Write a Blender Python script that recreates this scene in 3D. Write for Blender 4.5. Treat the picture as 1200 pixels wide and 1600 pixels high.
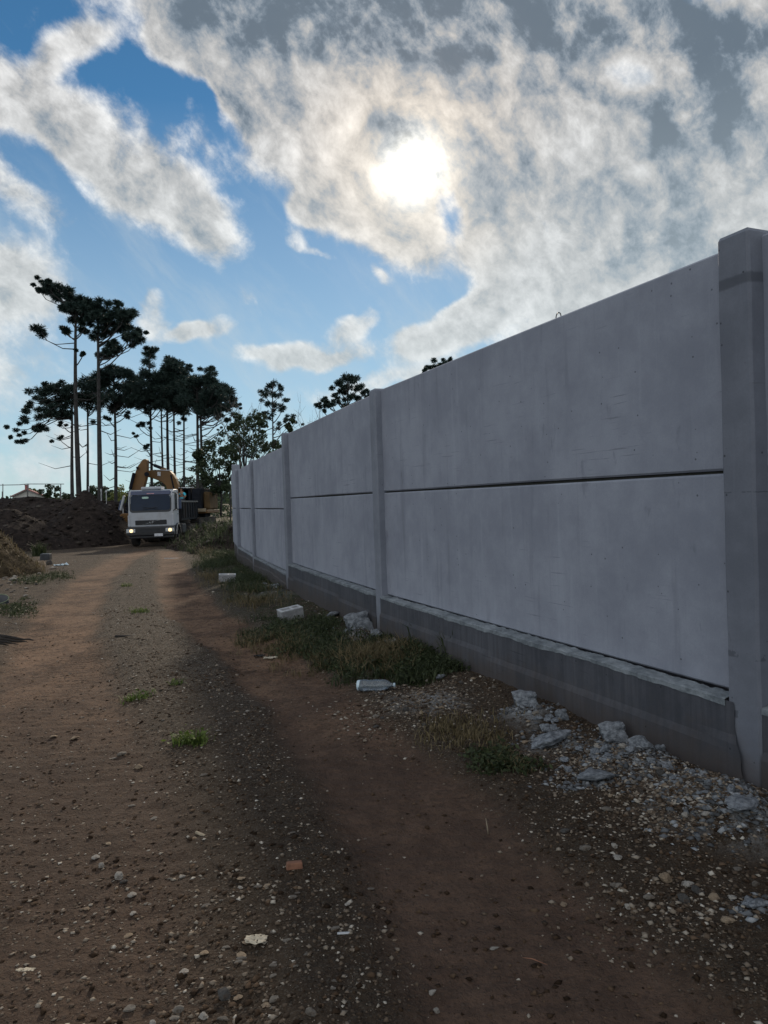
import bpy, bmesh, math, random
import numpy as np
from mathutils import Vector, Matrix, Euler
from math import radians as R, pi, sin, cos

for o in list(bpy.data.objects):
    bpy.data.objects.remove(o, do_unlink=True)
S = bpy.context.scene
COL = S.collection
random.seed(7)
rng = np.random.RandomState(11)

# ------------------------------------------------------------------ camera
EYE = 1.62
FPX, PITCH, ROLL = 1111.5, R(-0.95), R(-1.909)
RT = Vector((1, 0, 0)); FW = Vector((0, cos(PITCH), sin(PITCH))); UP = Vector((0, -sin(PITCH), cos(PITCH)))
cr, sr = cos(ROLL), sin(ROLL)
cr_right = RT * cr + UP * sr
cr_up = RT * -sr + UP * cr
cam = bpy.data.cameras.new('camera'); cam_o = bpy.data.objects.new('camera', cam); COL.objects.link(cam_o)
m = Matrix((cr_right, cr_up, -FW)).transposed().to_4x4(); m.translation = (0, 0, EYE)
cam_o.matrix_world = m
cam.sensor_fit = 'VERTICAL'; cam.sensor_height = 24.0; cam.lens = FPX / 1600 * 24.0
cam.clip_start = 0.05; cam.clip_end = 3000
S.camera = cam_o

def ray(px, py):
    """direction of a point of view (photograph measurements) in the world"""
    du, dv = px - 600, py - 800
    u = du * cr + dv * sr; v = -du * sr + dv * cr
    return (RT * u + FW * FPX - UP * v).normalized()

# ------------------------------------------------------------------ world
SUN = ray(645, 262)
sun_el = math.asin(SUN.z); sun_az = math.atan2(SUN.x, SUN.y)     # azimuth from +Y towards +X

class NT:
    def __init__(s, nt): s.nt = nt
    def n(s, t, ins=None, **kw):
        nd = s.nt.nodes.new(t)
        for k, v in kw.items(): setattr(nd, k, v)
        for k, v in (ins or {}).items():
            sk = nd.inputs[k]
            if isinstance(v, bpy.types.NodeSocket): s.nt.links.new(v, sk)
            else: sk.default_value = v
        return nd
    def math(s, op, a, b=None, c=None, clamp=False):
        ins = {0: a}
        if b is not None: ins[1] = b
        if c is not None: ins[2] = c
        return s.n('ShaderNodeMath', ins, operation=op, use_clamp=clamp).outputs[0]
    def vm(s, op, a, b=None, sc=None):
        ins = {0: a}
        if b is not None: ins[1] = b
        nd = s.n('ShaderNodeVectorMath', ins, operation=op)
        if sc is not None:
            if isinstance(sc, bpy.types.NodeSocket): s.nt.links.new(sc, nd.inputs['Scale'])
            else: nd.inputs['Scale'].default_value = sc
        return nd
    def noise(s, vec, scale, detail=3, rough=.5, lac=2.0, dist=0.0):
        return s.n('ShaderNodeTexNoise', {'Vector': vec, 'Scale': scale, 'Detail': detail, 'Roughness': rough, 'Lacunarity': lac, 'Distortion': dist})
    def ss(s, x, lo, hi, a=0.0, b=1.0, smooth=True):
        nd = s.n('ShaderNodeMapRange', {0: x, 1: lo, 2: hi, 3: a, 4: b}, interpolation_type='SMOOTHSTEP' if smooth else 'LINEAR')
        return nd.outputs[0]
    def mix(s, f, a, b, mode='MIX'):
        nd = s.nt.nodes.new('ShaderNodeMix'); nd.data_type = 'RGBA'; nd.blend_type = mode
        for i, v in ((0, f), (6, a), (7, b)):
            if isinstance(v, bpy.types.NodeSocket): s.nt.links.new(v, nd.inputs[i])
            else:
                if i > 0 and len(v) == 3: v = (*v, 1)
                nd.inputs[i].default_value = v
        return nd.outputs[2]
    def ramp(s, f, stops):
        nd = s.nt.nodes.new('ShaderNodeValToRGB'); s.nt.links.new(f, nd.inputs[0])
        el = nd.color_ramp.elements
        while len(el) < len(stops): el.new(.5)
        for e, (p, c) in zip(el, stops):
            e.position = p; e.color = (*c, 1) if len(c) == 3 else c
        return nd.outputs[0]

W = bpy.data.worlds.new('World'); S.world = W; W.use_nodes = True
W.node_tree.nodes.clear()
w = NT(W.node_tree)
W.cycles.sampling_method = 'MANUAL'; W.cycles.sample_map_resolution = 512

# clouds: banks of cloud as soft ellipsoids round directions of the sky, torn up by fractal noise
# (x, y, half length, half width, tilt in degrees clockwise, weight)
BANKS = [
 (30,165,165,85,42,.80),(190,265,165,78,42,.74),(330,370,130,60,50,.62),(0,300,120,45,40,.5),(230,350,190,50,40,.35),
 (130,92,75,38,-18,.75),(250,95,40,30,30,.45),
 (330,95,140,80,35,.75),(430,190,200,105,42,.95),(560,300,130,95,40,.95),(470,325,45,22,20,.30),
 (760,40,640,95,3,1.1),(640,180,260,150,30,.8),(860,220,330,230,0,1.2),(1060,330,330,230,10,1.0),
 (900,430,230,100,-25,.9),(960,500,200,70,-25,.8),(720,505,105,48,-30,.75),(655,540,85,34,-12,.7),(640,385,70,40,30,.35),
 (20,445,110,75,15,1.0),(-40,540,190,100,0,.8),(60,690,300,70,0,.45),(345,512,70,27,-8,.85),(240,500,44,42,30,.85),
 (480,548,115,32,-6,.85),(555,500,62,26,-4,.85),(470,372,40,18,30,.65),(400,465,36,20,50,.6),(470,325,50,34,20,.6),
 (600,600,150,30,-5,.7),(560,470,40,14,20,.5),(440,430,30,18,40,.5),(720,470,60,24,-20,.6),(590,430,30,16,30,.5),(510,395,26,12,20,.5),(470,560,130,22,-4,.5),(300,520,40,16,-10,.6),(80,375,120,40,35,.2),(1250,100,200,160,0,.8),
]
HOLES = [(716,330,30,46,10,.9),(1000,125,55,30,15,.55),(992,275,32,28,30,.5),(830,160,62,38,10,.3),
 (1030,352,38,18,0,.4),(445,240,35,16,60,.35),(860,380,60,16,70,.2),(300,150,30,20,20,.25),
 (300,430,250,60,35,.35),(500,450,160,50,20,.45),(330,190,60,30,60,.5)]
GREY = [(500,20,170,70,5,.7),(700,10,640,85,3,1.15),(500,90,150,60,30,.45),(1110,180,150,75,10,.8),(870,165,80,60,0,.55),
 (665,200,60,30,30,.6),(850,330,200,100,0,.35),(1000,420,200,60,-20,.3),(600,165,90,40,50,.4),(60,220,120,50,40,.3),(1150,60,120,60,0,.5)]
def pdir(px, py): return ray(px, py)
def bank(vec, spec):
    px, py, a, b, ang, wt = spec
    c = pdir(px, py)
    t = R(ang)
    e1 = (pdir(px + 20*cos(t), py + 20*sin(t)) - c); e1 = (e1 - c*e1.dot(c)).normalized()
    e2 = c.cross(e1).normalized()
    k = 1.0 / (Vector((px-600, py-800, FPX)).length)
    M = Matrix((e1, e2, c)).transposed()
    nd = w.n('ShaderNodeMapping', {'Vector': vec, 'Location': c, 'Rotation': M.to_euler(), 'Scale': (a*k*1.25, b*k*1.25, .45)}, vector_type='TEXTURE')
    l = w.vm('LENGTH', nd.outputs[0]).outputs['Value']
    return w.ss(l, 1.0, 0.15, 0.0, wt)
def banks(vec, specs):
    acc = None
    for sp in specs:
        f = bank(vec, sp)
        acc = f if acc is None else w.math('ADD', acc, f)
    return acc
D = w.n('ShaderNodeTexCoord').outputs['Generated']
wn = w.noise(D, 5.0, 4, .55).outputs['Color']
wv = w.vm('SCALE', w.vm('SUBTRACT', wn, (.5, .5, .5)).outputs[0], sc=.13).outputs[0]
DW = w.vm('ADD', D, wv).outputs[0]
Bk = w.math('MINIMUM', banks(DW, BANKS), 1.25)
Hl = banks(DW, HOLES)
Gy = banks(DW, GREY)
# far round the sky (behind and beside): broken cloud, its cover raised to fill the shaded wall
sep = w.n('ShaderNodeSeparateXYZ', {0: D})
front = w.ss(sep.outputs[1], .25, .6)
back_f = w.ss(w.noise(D, 2.2, 4, .6).outputs[0], .36, .60, 0.05, .95)
Bk = w.math('ADD', w.math('MULTIPLY', Bk, front), w.math('MULTIPLY', back_f, w.math('SUBTRACT', 1.0, front)))
# fractal tearing, stretched along the drift of the clouds
drift = (pdir(500, 500) - pdir(200, 200)); drift.normalize()
dz = drift.cross(pdir(400, 300)).normalized()
Mr = Matrix((drift, dz, drift.cross(dz))).transposed()
def stretched(v):
    return w.n('ShaderNodeMapping', {'Vector': v, 'Rotation': Mr.to_euler(), 'Scale': (1.15, .9, 1.0)}, vector_type='TEXTURE').outputs[0]
def fbm(v):
    a = w.noise(stretched(v), 8.0, 13, .63, 2.1, .0).outputs[0]
    return a
wn2 = w.noise(D, 16.0, 3, .5).outputs['Color']
D2 = w.vm('ADD', D, w.vm('SCALE', w.vm('SUBTRACT', wn2, (.5,.5,.5)).outputs[0], sc=.022).outputs[0]).outputs[0]
n0 = fbm(D2)
toS = w.vm('NORMALIZE', w.vm('SUBTRACT', tuple(SUN), D).outputs[0]).outputs[0]
n1 = fbm(w.vm('ADD', D2, w.vm('SCALE', toS, sc=.022).outputs[0]).outputs[0])
fld = w.math('SUBTRACT', w.math('ADD', Bk, w.math('MULTIPLY', w.math('SUBTRACT', n0, .5), 2.35)), Hl)
alpha = w.ss(fld, .16, .80)
rim = w.ss(fld, 1.05, .45)
thick = w.ss(w.math('ADD', fld, w.math('MULTIPLY', Gy, .9)), .75, 1.9)
lit = w.math('MULTIPLY', w.math('SUBTRACT', n0, n1), 2.1)            # edges turned to the sun
dsun = w.n('ShaderNodeVectorMath', {0: D, 1: tuple(SUN)}, operation='DOT_PRODUCT').outputs['Value']
ang = w.math('ARCCOSINE', w.math('MINIMUM', dsun, 1.0))              # radians from the sun
wide = w.math('POWER', 2.718, w.math('MULTIPLY', ang, -3.2))
near = w.math('POWER', 2.718, w.math('MULTIPLY', ang, -14.0))
rag = w.math('ADD', ang, w.math('MULTIPLY', w.math('SUBTRACT', n0, .5), -.07))
core = w.math('POWER', 2.718, w.math('MULTIPLY', w.math('POWER', w.math('DIVIDE', w.math('MAXIMUM', rag, .0), .026), 1.5), -1.0))
# brightness of the cloud
bri = w.math('SUBTRACT', w.math('ADD', .565, w.math('ADD', w.math('MULTIPLY', wide, .17), lit)), w.math('MULTIPLY', thick, .25))
bri = w.math('ADD', w.math('SUBTRACT', bri, w.math('MULTIPLY', Gy, .085)), w.math('MULTIPLY', rim, .06))
big = w.noise(D, 7.0, 5, .6).outputs[0]
bri = w.math('ADD', bri, w.math('MULTIPLY', w.math('SUBTRACT', big, .5), .62))
fine = w.noise(D2, 26.0, 6, .62).outputs[0]
bri = w.math('ADD', bri, w.math('MULTIPLY', w.math('SUBTRACT', fine, .5), .20))
bri = w.math('MULTIPLY_ADD', w.math('SUBTRACT', bri, .42), 1.22, .40)
bri = w.math('SMOOTH_MAX', bri, .18, .10)
bri = w.math('ADD', bri, w.ss(ang, 1.10, 2.2, 0.0, .62))               # clouds facing the sun, unseen behind the viewer, brightened to fill the shaded wall
tint = w.mix(w.ss(bri, .14, .55), (.80, 1.04, 1.30), (1.0, 1.0, .99))
tint = w.mix(w.math('MULTIPLY', w.ss(ang, .20, .05), w.ss(bri, .38, .62)), tint, (1.07, .985, .88))
cl = w.vm('SCALE', tint, sc=bri).outputs[0]
# clear sky
SKY_STR = 0.05
sk = w.n('ShaderNodeTexSky', sky_type='NISHITA')
sk.sun_disc = False; sk.sun_elevation = sun_el; sk.sun_rotation = sun_az; sk.air_density = 1.0; sk.dust_density = 0.0; sk.ozone_density = 3.0; sk.altitude = 900
sky_c = w.vm('SCALE', sk.outputs[0], sc=SKY_STR).outputs[0]
sky_c = w.vm('MULTIPLY', sky_c, (.92, 1.58, 1.70)).outputs[0]
cir = w.noise(w.n('ShaderNodeMapping', {'Vector': D2, 'Rotation': Mr.to_euler(), 'Scale': (2.6, .7, 1.0)}, vector_type='TEXTURE').outputs[0], 5.0, 8, .62, 2.1, .3).outputs[0]
sky_c = w.mix(w.ss(cir, .46, .74, 0, .62), sky_c, (.52, .60, .66))
col = w.mix(w.math('MULTIPLY', alpha, .97), sky_c, cl)
# white veil low over the horizon and the sun seen through the cloud
col = w.mix(w.ss(sep.outputs[2], .48, -.02, 0, .80, smooth=False), col, (.58, .68, .72))
glow = w.mix(w.ss(ang, .13, .03), (1.0, .76, .54), (1.0, .92, .78))
gv = w.math('ADD', w.math('MULTIPLY', core, 2.3), w.math('MULTIPLY', near, .30))
gn = w.math('MULTIPLY', gv, w.ss(n0, .34, .60, .62, 1.12))
col = w.vm('ADD', col, w.vm('SCALE', glow, sc=gn).outputs[0]).outputs[0]
bg = w.n('ShaderNodeBackground', {'Color': col, 'Strength': 1.0})
w.n('ShaderNodeOutputWorld', {'Surface': bg.outputs[0]})

# ------------------------------------------------------------------ sun and exposure
sl = bpy.data.lights.new('sun', 'SUN'); sl.energy = 2.7; sl.angle = R(3.0); sl.color = (1.0, .86, .68)
so = bpy.data.objects.new('sun', sl); COL.objects.link(so)
so.rotation_euler = SUN.to_track_quat('Z', 'Y').to_euler(); so.location = (0, 0, 30)
S.view_settings.view_transform = 'Standard'; S.view_settings.look = 'None'
S.view_settings.exposure = 0.0; S.view_settings.gamma = 1.0
try: S.view_settings.use_curve_mapping = False
except Exception: pass
S.render.engine = 'CYCLES'

# ------------------------------------------------------------------ helpers
def at(px, py, Y):
    """point at world depth Y seen in the given direction of the photograph"""
    d = ray(px, py); return Vector((0, 0, EYE)) + d * (Y / d.y)

_lat = {}
def vnoise(x, y, seed=0):
    if seed not in _lat: _lat[seed] = np.random.RandomState(1000 + seed).rand(256, 256)
    L = _lat[seed]
    x = np.asarray(x, float); y = np.asarray(y, float)
    xi = np.floor(x).astype(int); yi = np.floor(y).astype(int)
    fx = x - xi; fy = y - yi; fx = fx*fx*(3-2*fx); fy = fy*fy*(3-2*fy)
    a = L[xi % 256, yi % 256]; b = L[(xi+1) % 256, yi % 256]; c = L[xi % 256, (yi+1) % 256]; d = L[(xi+1) % 256, (yi+1) % 256]
    return (a*(1-fx)+b*fx)*(1-fy) + (c*(1-fx)+d*fx)*fy
def fbm2(x, y, octs=4, seed=0, gain=.5):
    s = 0; a = 1; t = 0
    for o in range(octs):
        s = s + a*vnoise(x*2**o + 17.3*o, y*2**o + 5.1*o, seed + o); t += a; a *= gain
    return s/t - .5

def smooth(t): t = np.clip(t, 0, 1); return t*t*(3-2*t)

def base_z(x, y):
    y = np.asarray(y, float)
    return -.38*np.clip((y-8)/28.5, 0, 1) + np.where(y > 60, (y-60)*.001, 0)

def ground_at(px, py, h=0.0):
    d = ray(px, py); t = 3.0
    for _ in range(60):
        p = Vector((0, 0, EYE)) + d*t
        z = float(base_z(p.x, p.y)) + h
        t = (z - EYE)/d.z
        t = min(max(t, .5), 400)
    p = Vector((0, 0, EYE)) + d*t
    return p

def ground_pts(px, py):
    du, dv = np.asarray(px)-600, np.asarray(py)-800
    u = du*cr + dv*sr; v = -du*sr + dv*cr
    dy = FW.y*FPX - UP.y*v; dz_ = FW.z*FPX - UP.z*v
    z = np.zeros_like(u)
    for _ in range(12):
        t = (z-EYE)/np.minimum(dz_, -1e-3); z = base_z(u*t, dy*t)
    return u*t, dy*t
RRUT = [ground_at(*p) for p in [(1240,1900),(900,1560),(690,1300),(600,1200),(490,1100),(378,1000),(300,950),(272,905),(268,878),(262,860)]]
LRUT = [ground_at(*p) for p in [(-60,1900),(40,1560),(110,1300),(95,1100),(80,1000),(112,940),(150,900),(190,874),(225,860)]]
def dist_poly(x, y, pts):
    dmin = np.full(np.shape(x), 1e9)
    for a, b in zip(pts[:-1], pts[1:]):
        dx, dy = b.x-a.x, b.y-a.y; L = dx*dx+dy*dy
        t = np.clip(((x-a.x)*dx+(y-a.y)*dy)/L, 0, 1)
        dmin = np.minimum(dmin, np.hypot(x-(a.x+t*dx), y-(a.y+t*dy)))
    return dmin
# foot of the wall, used for the rubble slope at its base
WALL = [(3.6, -.2), (1.86, 3.74), (-.10, 8.45), (-1.86, 13.3), (-3.4, 18.2), (-4.68, 22.5), (-5.3, 25.3)]
WV = [Vector((a, b, 0)) for a, b in WALL]
def ground_masks(x, y):
    wob = fbm2(x*.9, y*.9, 3, 3)*.5
    dr = dist_poly(x, y, RRUT) + wob*.5; dl = dist_poly(x, y, LRUT) + wob*.5
    rut = np.maximum(1-smooth((dr-.30)/.28), (1-smooth((dl-.34)/.40))*(.55+.45*smooth((y-3.5)/4.5)))
    dw = dist_poly(x, y, WV)
    return rut, dr, dl, dw
def full_z(x, y, fine=True):
    x = np.asarray(x, float); y = np.asarray(y, float)
    rut, dr, dl, dw = ground_masks(x, y)
    nearf = np.clip(1 - (np.hypot(x, y)-25)/40, 0, 1)
    z = base_z(x, y) - .055*rut*nearf
    z = z + fbm2(x*.35, y*.35, 3, 20)*.10*nearf
    toe = 1-smooth((dw-.10)/.55)
    z = z + toe*(.05 + .06*fbm2(x*1.5+9, y*1.5, 3, 30)) * (y > 2)
    # rubble spread near the close post
    for cx, cy, r, h in RUB: z = z + h*(1-smooth(np.hypot(x-cx, y-cy)/r))*(1+1.2*fbm2(x*6, y*6, 3, 50))
    if fine:
        z = z + (1-.65*rut)*(fbm2(x*3.1, y*3.1, 3, 60)*.035 + fbm2(x*14, y*14, 3, 70)*.024)*nearf
        z = z + rut*(fbm2(x*16, y*7, 3, 80)*.016)
        bars = np.clip(np.sin(y*58+dr*9+x*6), -.2, .8)*(fbm2(x*1.2, y*.8, 2, 270) > -.06)
        z = z - rut*nearf*.007*bars
    return z
RUB = []
for px, py, r, h in [(1100,1262,.42,.08),(985,1205,.30,.07),(1170,1300,.35,.07),(820,1130,.28,.05),(870,1172,.25,.04),(560,998,.45,.10),(620,1010,.4,.05),(420,930,.8,.08),(455,935,.5,.06),(665,1100,.4,.03)]:
    g = ground_at(px, py); RUB.append((g.x, g.y, r, h))
def gz(x, y): return float(full_z(np.array([x]), np.array([y]))[0])

class MB:
    def __init__(s): s.v = []; s.f = []
    def add(s, vs, fs):
        o = len(s.v); s.v += [tuple(v) for v in vs]; s.f += [tuple(i+o for i in f) for f in fs]; return s
    def box(s, c, d, M=None, taper=None):
        x, y, z = [k/2 for k in d]; vs = []
        for k in (-1, 1):
            for a, b in ((-1,-1),(1,-1),(1,1),(-1,1)):
                tx, ty = (taper if (taper and k == 1) else (1, 1))
                p = Vector((a*x*tx, b*y*ty, k*z))
                if M: p = M @ p
                vs.append(p + Vector(c))
        return s.add(vs, [(3,2,1,0),(4,5,6,7),(0,1,5,4),(1,2,6,5),(2,3,7,6),(3,0,4,7)])
    def prism(s, poly, vec):
        """closed polygon of 3-D points extruded by vec"""
        n = len(poly); a = [Vector(p) for p in poly]; b = [p + Vector(vec) for p in a]
        nrm = Vector((0, 0, 0))
        for i in range(n): nrm += (a[i]-a[0]).cross(a[(i+1) % n]-a[0])
        if nrm.dot(Vector(vec)) > 0: a, b = b, a   # keep the cap facing outwards
        return s.add(a+b, [tuple(range(n)), tuple(range(2*n-1, n-1, -1))] + [(i, i+n, (i+1) % n+n, (i+1) % n) for i in range(n)])
    def tube(s, pts, rad, n=8, cap=True):
        pts = [Vector(p) for p in pts]
        if not hasattr(rad, '__len__'): rad = [rad]*len(pts)
        vs = []; fs = []; ref = None
        for i, p in enumerate(pts):
            t = (pts[min(i+1, len(pts)-1)] - pts[max(i-1, 0)]).normalized()
            if ref is None: ref = t.orthogonal().normalized()
            ref = (ref - t*ref.dot(t)).normalized(); q = t.cross(ref)
            for k in range(n):
                a = 2*pi*k/n; vs.append(p + (ref*cos(a)+q*sin(a))*rad[i])
        for i in range(len(pts)-1):
            for k in range(n):
                a = i*n+k; b = i*n+(k+1) % n; fs.append((a, b, b+n, a+n))
        if cap: fs += [tuple(range(n-1, -1, -1)), tuple(range((len(pts)-1)*n, len(pts)*n))]
        return s.add(vs, fs)
    def cyl(s, a, b, r, n=20): return s.tube([a, b], r, n)
    def build(s, name, mat, parent=None, smooth_=False, bevel=0, seg=2):
        me = bpy.data.meshes.new(name); me.from_pydata(s.v, [], s.f); me.update()
        o = bpy.data.objects.new(name, me); COL.objects.link(o)
        me.materials.append(mat)
        bm = bmesh.new(); bm.from_mesh(me); bmesh.ops.recalc_face_normals(bm, faces=bm.faces)
        if smooth_:
            for f in bm.faces: f.smooth = True
        bm.to_mesh(me); bm.free()
        if bevel:
            md = o.modifiers.new('bevel', 'BEVEL'); md.width = bevel; md.segments = seg; md.limit_method = 'ANGLE'; md.angle_limit = R(35)
        if parent: o.parent = parent
        return o
def np_mesh(name, V, F, mat, parent=None, smooth_=False, cols=None, attr=None):
    """V (n,3), F (m,3 or 4) arrays -> mesh object"""
    me = bpy.data.meshes.new(name); V = np.asarray(V, np.float32); F = np.asarray(F, np.int32); k = F.shape[1]
    me.vertices.add(len(V)); me.vertices.foreach_set('co', V.ravel())
    me.loops.add(F.size); me.loops.foreach_set('vertex_index', F.ravel())
    me.polygons.add(len(F)); me.polygons.foreach_set('loop_start', np.arange(0, F.size, k, dtype=np.int32))
    me.polygons.foreach_set('loop_total', np.full(len(F), k, np.int32))
    if smooth_: me.polygons.foreach_set('use_smooth', np.ones(len(F), bool))
    me.update(calc_edges=True)
    for nm, arr in (attr or {}).items():
        a = me.attributes.new(nm, 'FLOAT', 'POINT'); a.data.foreach_set('value', np.asarray(arr, np.float32))
    me.materials.append(mat)
    o = bpy.data.objects.new(name, me); COL.objects.link(o)
    if parent: o.parent = parent
    return o
def tag(o, label=None, cat=None, group=None, kind=None):
    if label: o['label'] = label
    if cat: o['category'] = cat
    if group: o['group'] = group
    if kind: o['kind'] = kind
    return o
def empty(name, loc, rz=0, **k):
    o = bpy.data.objects.new(name, None); COL.objects.link(o); o.location = loc; o.rotation_euler = (0, 0, rz); o.empty_display_size = .2
    bpy.context.view_layer.update()
    return tag(o, **k)
def world_child(o, parent):
    """o is built in world coordinates; keep it there under parent"""
    o.parent = parent; bpy.context.view_layer.update(); o.matrix_parent_inverse = parent.matrix_world.inverted(); return o

# ------------------------------------------------------------------ materials
def mat(name):
    m = bpy.data.materials.new(name); m.use_nodes = True; m.node_tree.nodes.clear(); return m, NT(m.node_tree)
def finish(t, col, rough=.8, bump=None, bs=.3, bd=.01, metal=0, spec=.5, emis=None, es=0, **kw):
    ins = {'Base Color': col, 'Roughness': rough, 'Metallic': metal, 'Specular IOR Level': spec}
    if not isinstance(col, bpy.types.NodeSocket) and len(col) == 3: ins['Base Color'] = (*col, 1)
    if emis: ins['Emission Color'] = (*emis, 1); ins['Emission Strength'] = es
    ins.update(kw)
    if bump is not None: ins['Normal'] = t.n('ShaderNodeBump', {'Strength': bs, 'Distance': bd, 'Height': bump}).outputs[0]
    b = t.n('ShaderNodeBsdfPrincipled', ins)
    t.n('ShaderNodeOutputMaterial', {'Surface': b.outputs[0]})
    return b
def simple(name, col, rough=.7, var=.25, scale=8, metal=0, spec=.5, dirt=None, **kw):
    m, t = mat(name)
    o = t.n('ShaderNodeTexCoord').outputs['Object']
    n = t.noise(o, scale, 5, .6).outputs[0]
    c = t.mix(t.ss(n, .3, .7), tuple(k*(1-var) for k in col), tuple(min(1, k*(1+var)) for k in col))
    if dirt:
        n2 = t.noise(o, scale*.35, 6, .65).outputs[0]
        c = t.mix(t.ss(n2, .45, .68, 0, dirt[1]), c, dirt[0])
    finish(t, c, rough, n, .15, .01, metal, spec, **kw)
    return m

def make_ground_mat():
    m, t = mat('dirt_track')
    P = t.n('ShaderNodeNewGeometry').outputs['Position']
    rut = t.n('ShaderNodeAttribute', attribute_name='rut').outputs['Fac']
    grv = t.n('ShaderNodeAttribute', attribute_name='gravel').outputs['Fac']
    grn = t.n('ShaderNodeAttribute', attribute_name='green').outputs['Fac']
    pal = t.n('ShaderNodeAttribute', attribute_name='pale').outputs['Fac']
    n1 = t.noise(P, 1.3, 6, .62).outputs[0]; n2 = t.noise(P, 7, 6, .68).outputs[0]; n3 = t.noise(P, 38, 4, .65).outputs[0]
    soil = t.mix(t.ss(n2, .32, .68), (.030, .019, .012), (.098, .064, .040))
    red = t.mix(t.ss(t.math('ADD', t.math('MULTIPLY', n1, .5), t.math('MULTIPLY', n2, .5)), .36, .62), (.090, .052, .032), (.230, .140, .088))
    c = t.mix(rut, soil, red)
    gcol = t.mix(t.ss(n3, .35, .65), (.036, .026, .018), (.130, .100, .072))
    c = t.mix(t.math('MULTIPLY', grv, t.ss(n2, .35, .6, .25, .85)), c, gcol)
    # grains: tiny stones of differing colour
    vo = t.n('ShaderNodeTexVoronoi', {'Vector': P, 'Scale': 62.0, 'Randomness': 1.0})
    hs = t.n('ShaderNodeSeparateColor', {0: vo.outputs['Color']})
    isst = t.math('MULTIPLY', t.math('GREATER_THAN', hs.outputs[0], .74), t.ss(vo.outputs['Distance'], .48, .30))
    isst = t.math('MULTIPLY', isst, t.math('ADD', .40, t.math('MULTIPLY', grv, .6)))
    c = t.mix(isst, c, t.mix(hs.outputs[1], (.060, .050, .04), (.34, .30, .25)))
    vo2 = t.n('ShaderNodeTexVoronoi', {'Vector': P, 'Scale': 150.0, 'Randomness': 1.0})
    h2 = t.n('ShaderNodeSeparateColor', {0: vo2.outputs['Color']})
    is2 = t.math('MULTIPLY', t.math('GREATER_THAN', h2.outputs[0], .72), t.math('ADD', .2, t.math('MULTIPLY', grv, .75)))
    c = t.mix(is2, c, t.mix(h2.outputs[1], (.03, .024, .018), (.30, .27, .225)))
    n4 = t.noise(P, 17, 5, .7).outputs[0]
    dk = t.math('MAXIMUM', t.math('MULTIPLY', t.ss(n3, .50, .34), .6), t.math('MULTIPLY', t.ss(n4, .47, .34), .75))
    c = t.mix(dk, c, (.010, .0065, .004))
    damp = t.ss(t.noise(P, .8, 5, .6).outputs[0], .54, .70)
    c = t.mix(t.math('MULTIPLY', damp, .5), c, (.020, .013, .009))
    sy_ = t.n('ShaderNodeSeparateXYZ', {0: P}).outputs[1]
    near_shade = t.math('ADD', sy_, t.math('MULTIPLY', n1, 3.0))  # shade painted into the soil colour, stronger towards the viewer
    c = t.mix(t.ss(near_shade, 10.5, 4.6, 0, .78), c, t.mix(rut, t.mix(n2, (.022, .0145, .009), (.060, .041, .027)), t.mix(n2, (.044, .028, .021), (.115, .076, .058))))
    c = t.mix(t.math('MULTIPLY', pal, t.ss(n2, .38, .55)), c, t.mix(n3, (.14, .145, .15), (.42, .43, .44)))
    c = t.mix(t.math('MULTIPLY', grn, t.ss(n2, .35, .6)), c, (.032, .040, .016))
    hgt = t.math('ADD', t.math('ADD', t.math('MULTIPLY', t.math('ADD', n3, n4), .6), t.math('MULTIPLY', isst, .35)), t.math('MULTIPLY', is2, .15))
    finish(t, c, .92, hgt, 1.0, .030, spec=.2)
    return m
def make_earth_mat(name, a, b, pale=(.20, .175, .15), scale=1.0):
    m, t = mat(name)
    P = t.n('ShaderNodeNewGeometry').outputs['Position']
    n1 = t.noise(P, .9*scale, 6, .65).outputs[0]; n2 = t.noise(P, 5*scale, 6, .7).outputs[0]
    c = t.mix(t.ss(n2, .3, .7), a, b)
    c = t.mix(t.ss(n1, .55, .72, 0, .6), c, pale)
    finish(t, c, .95, n2, 1.0, .12, spec=.15)
    return m
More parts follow.
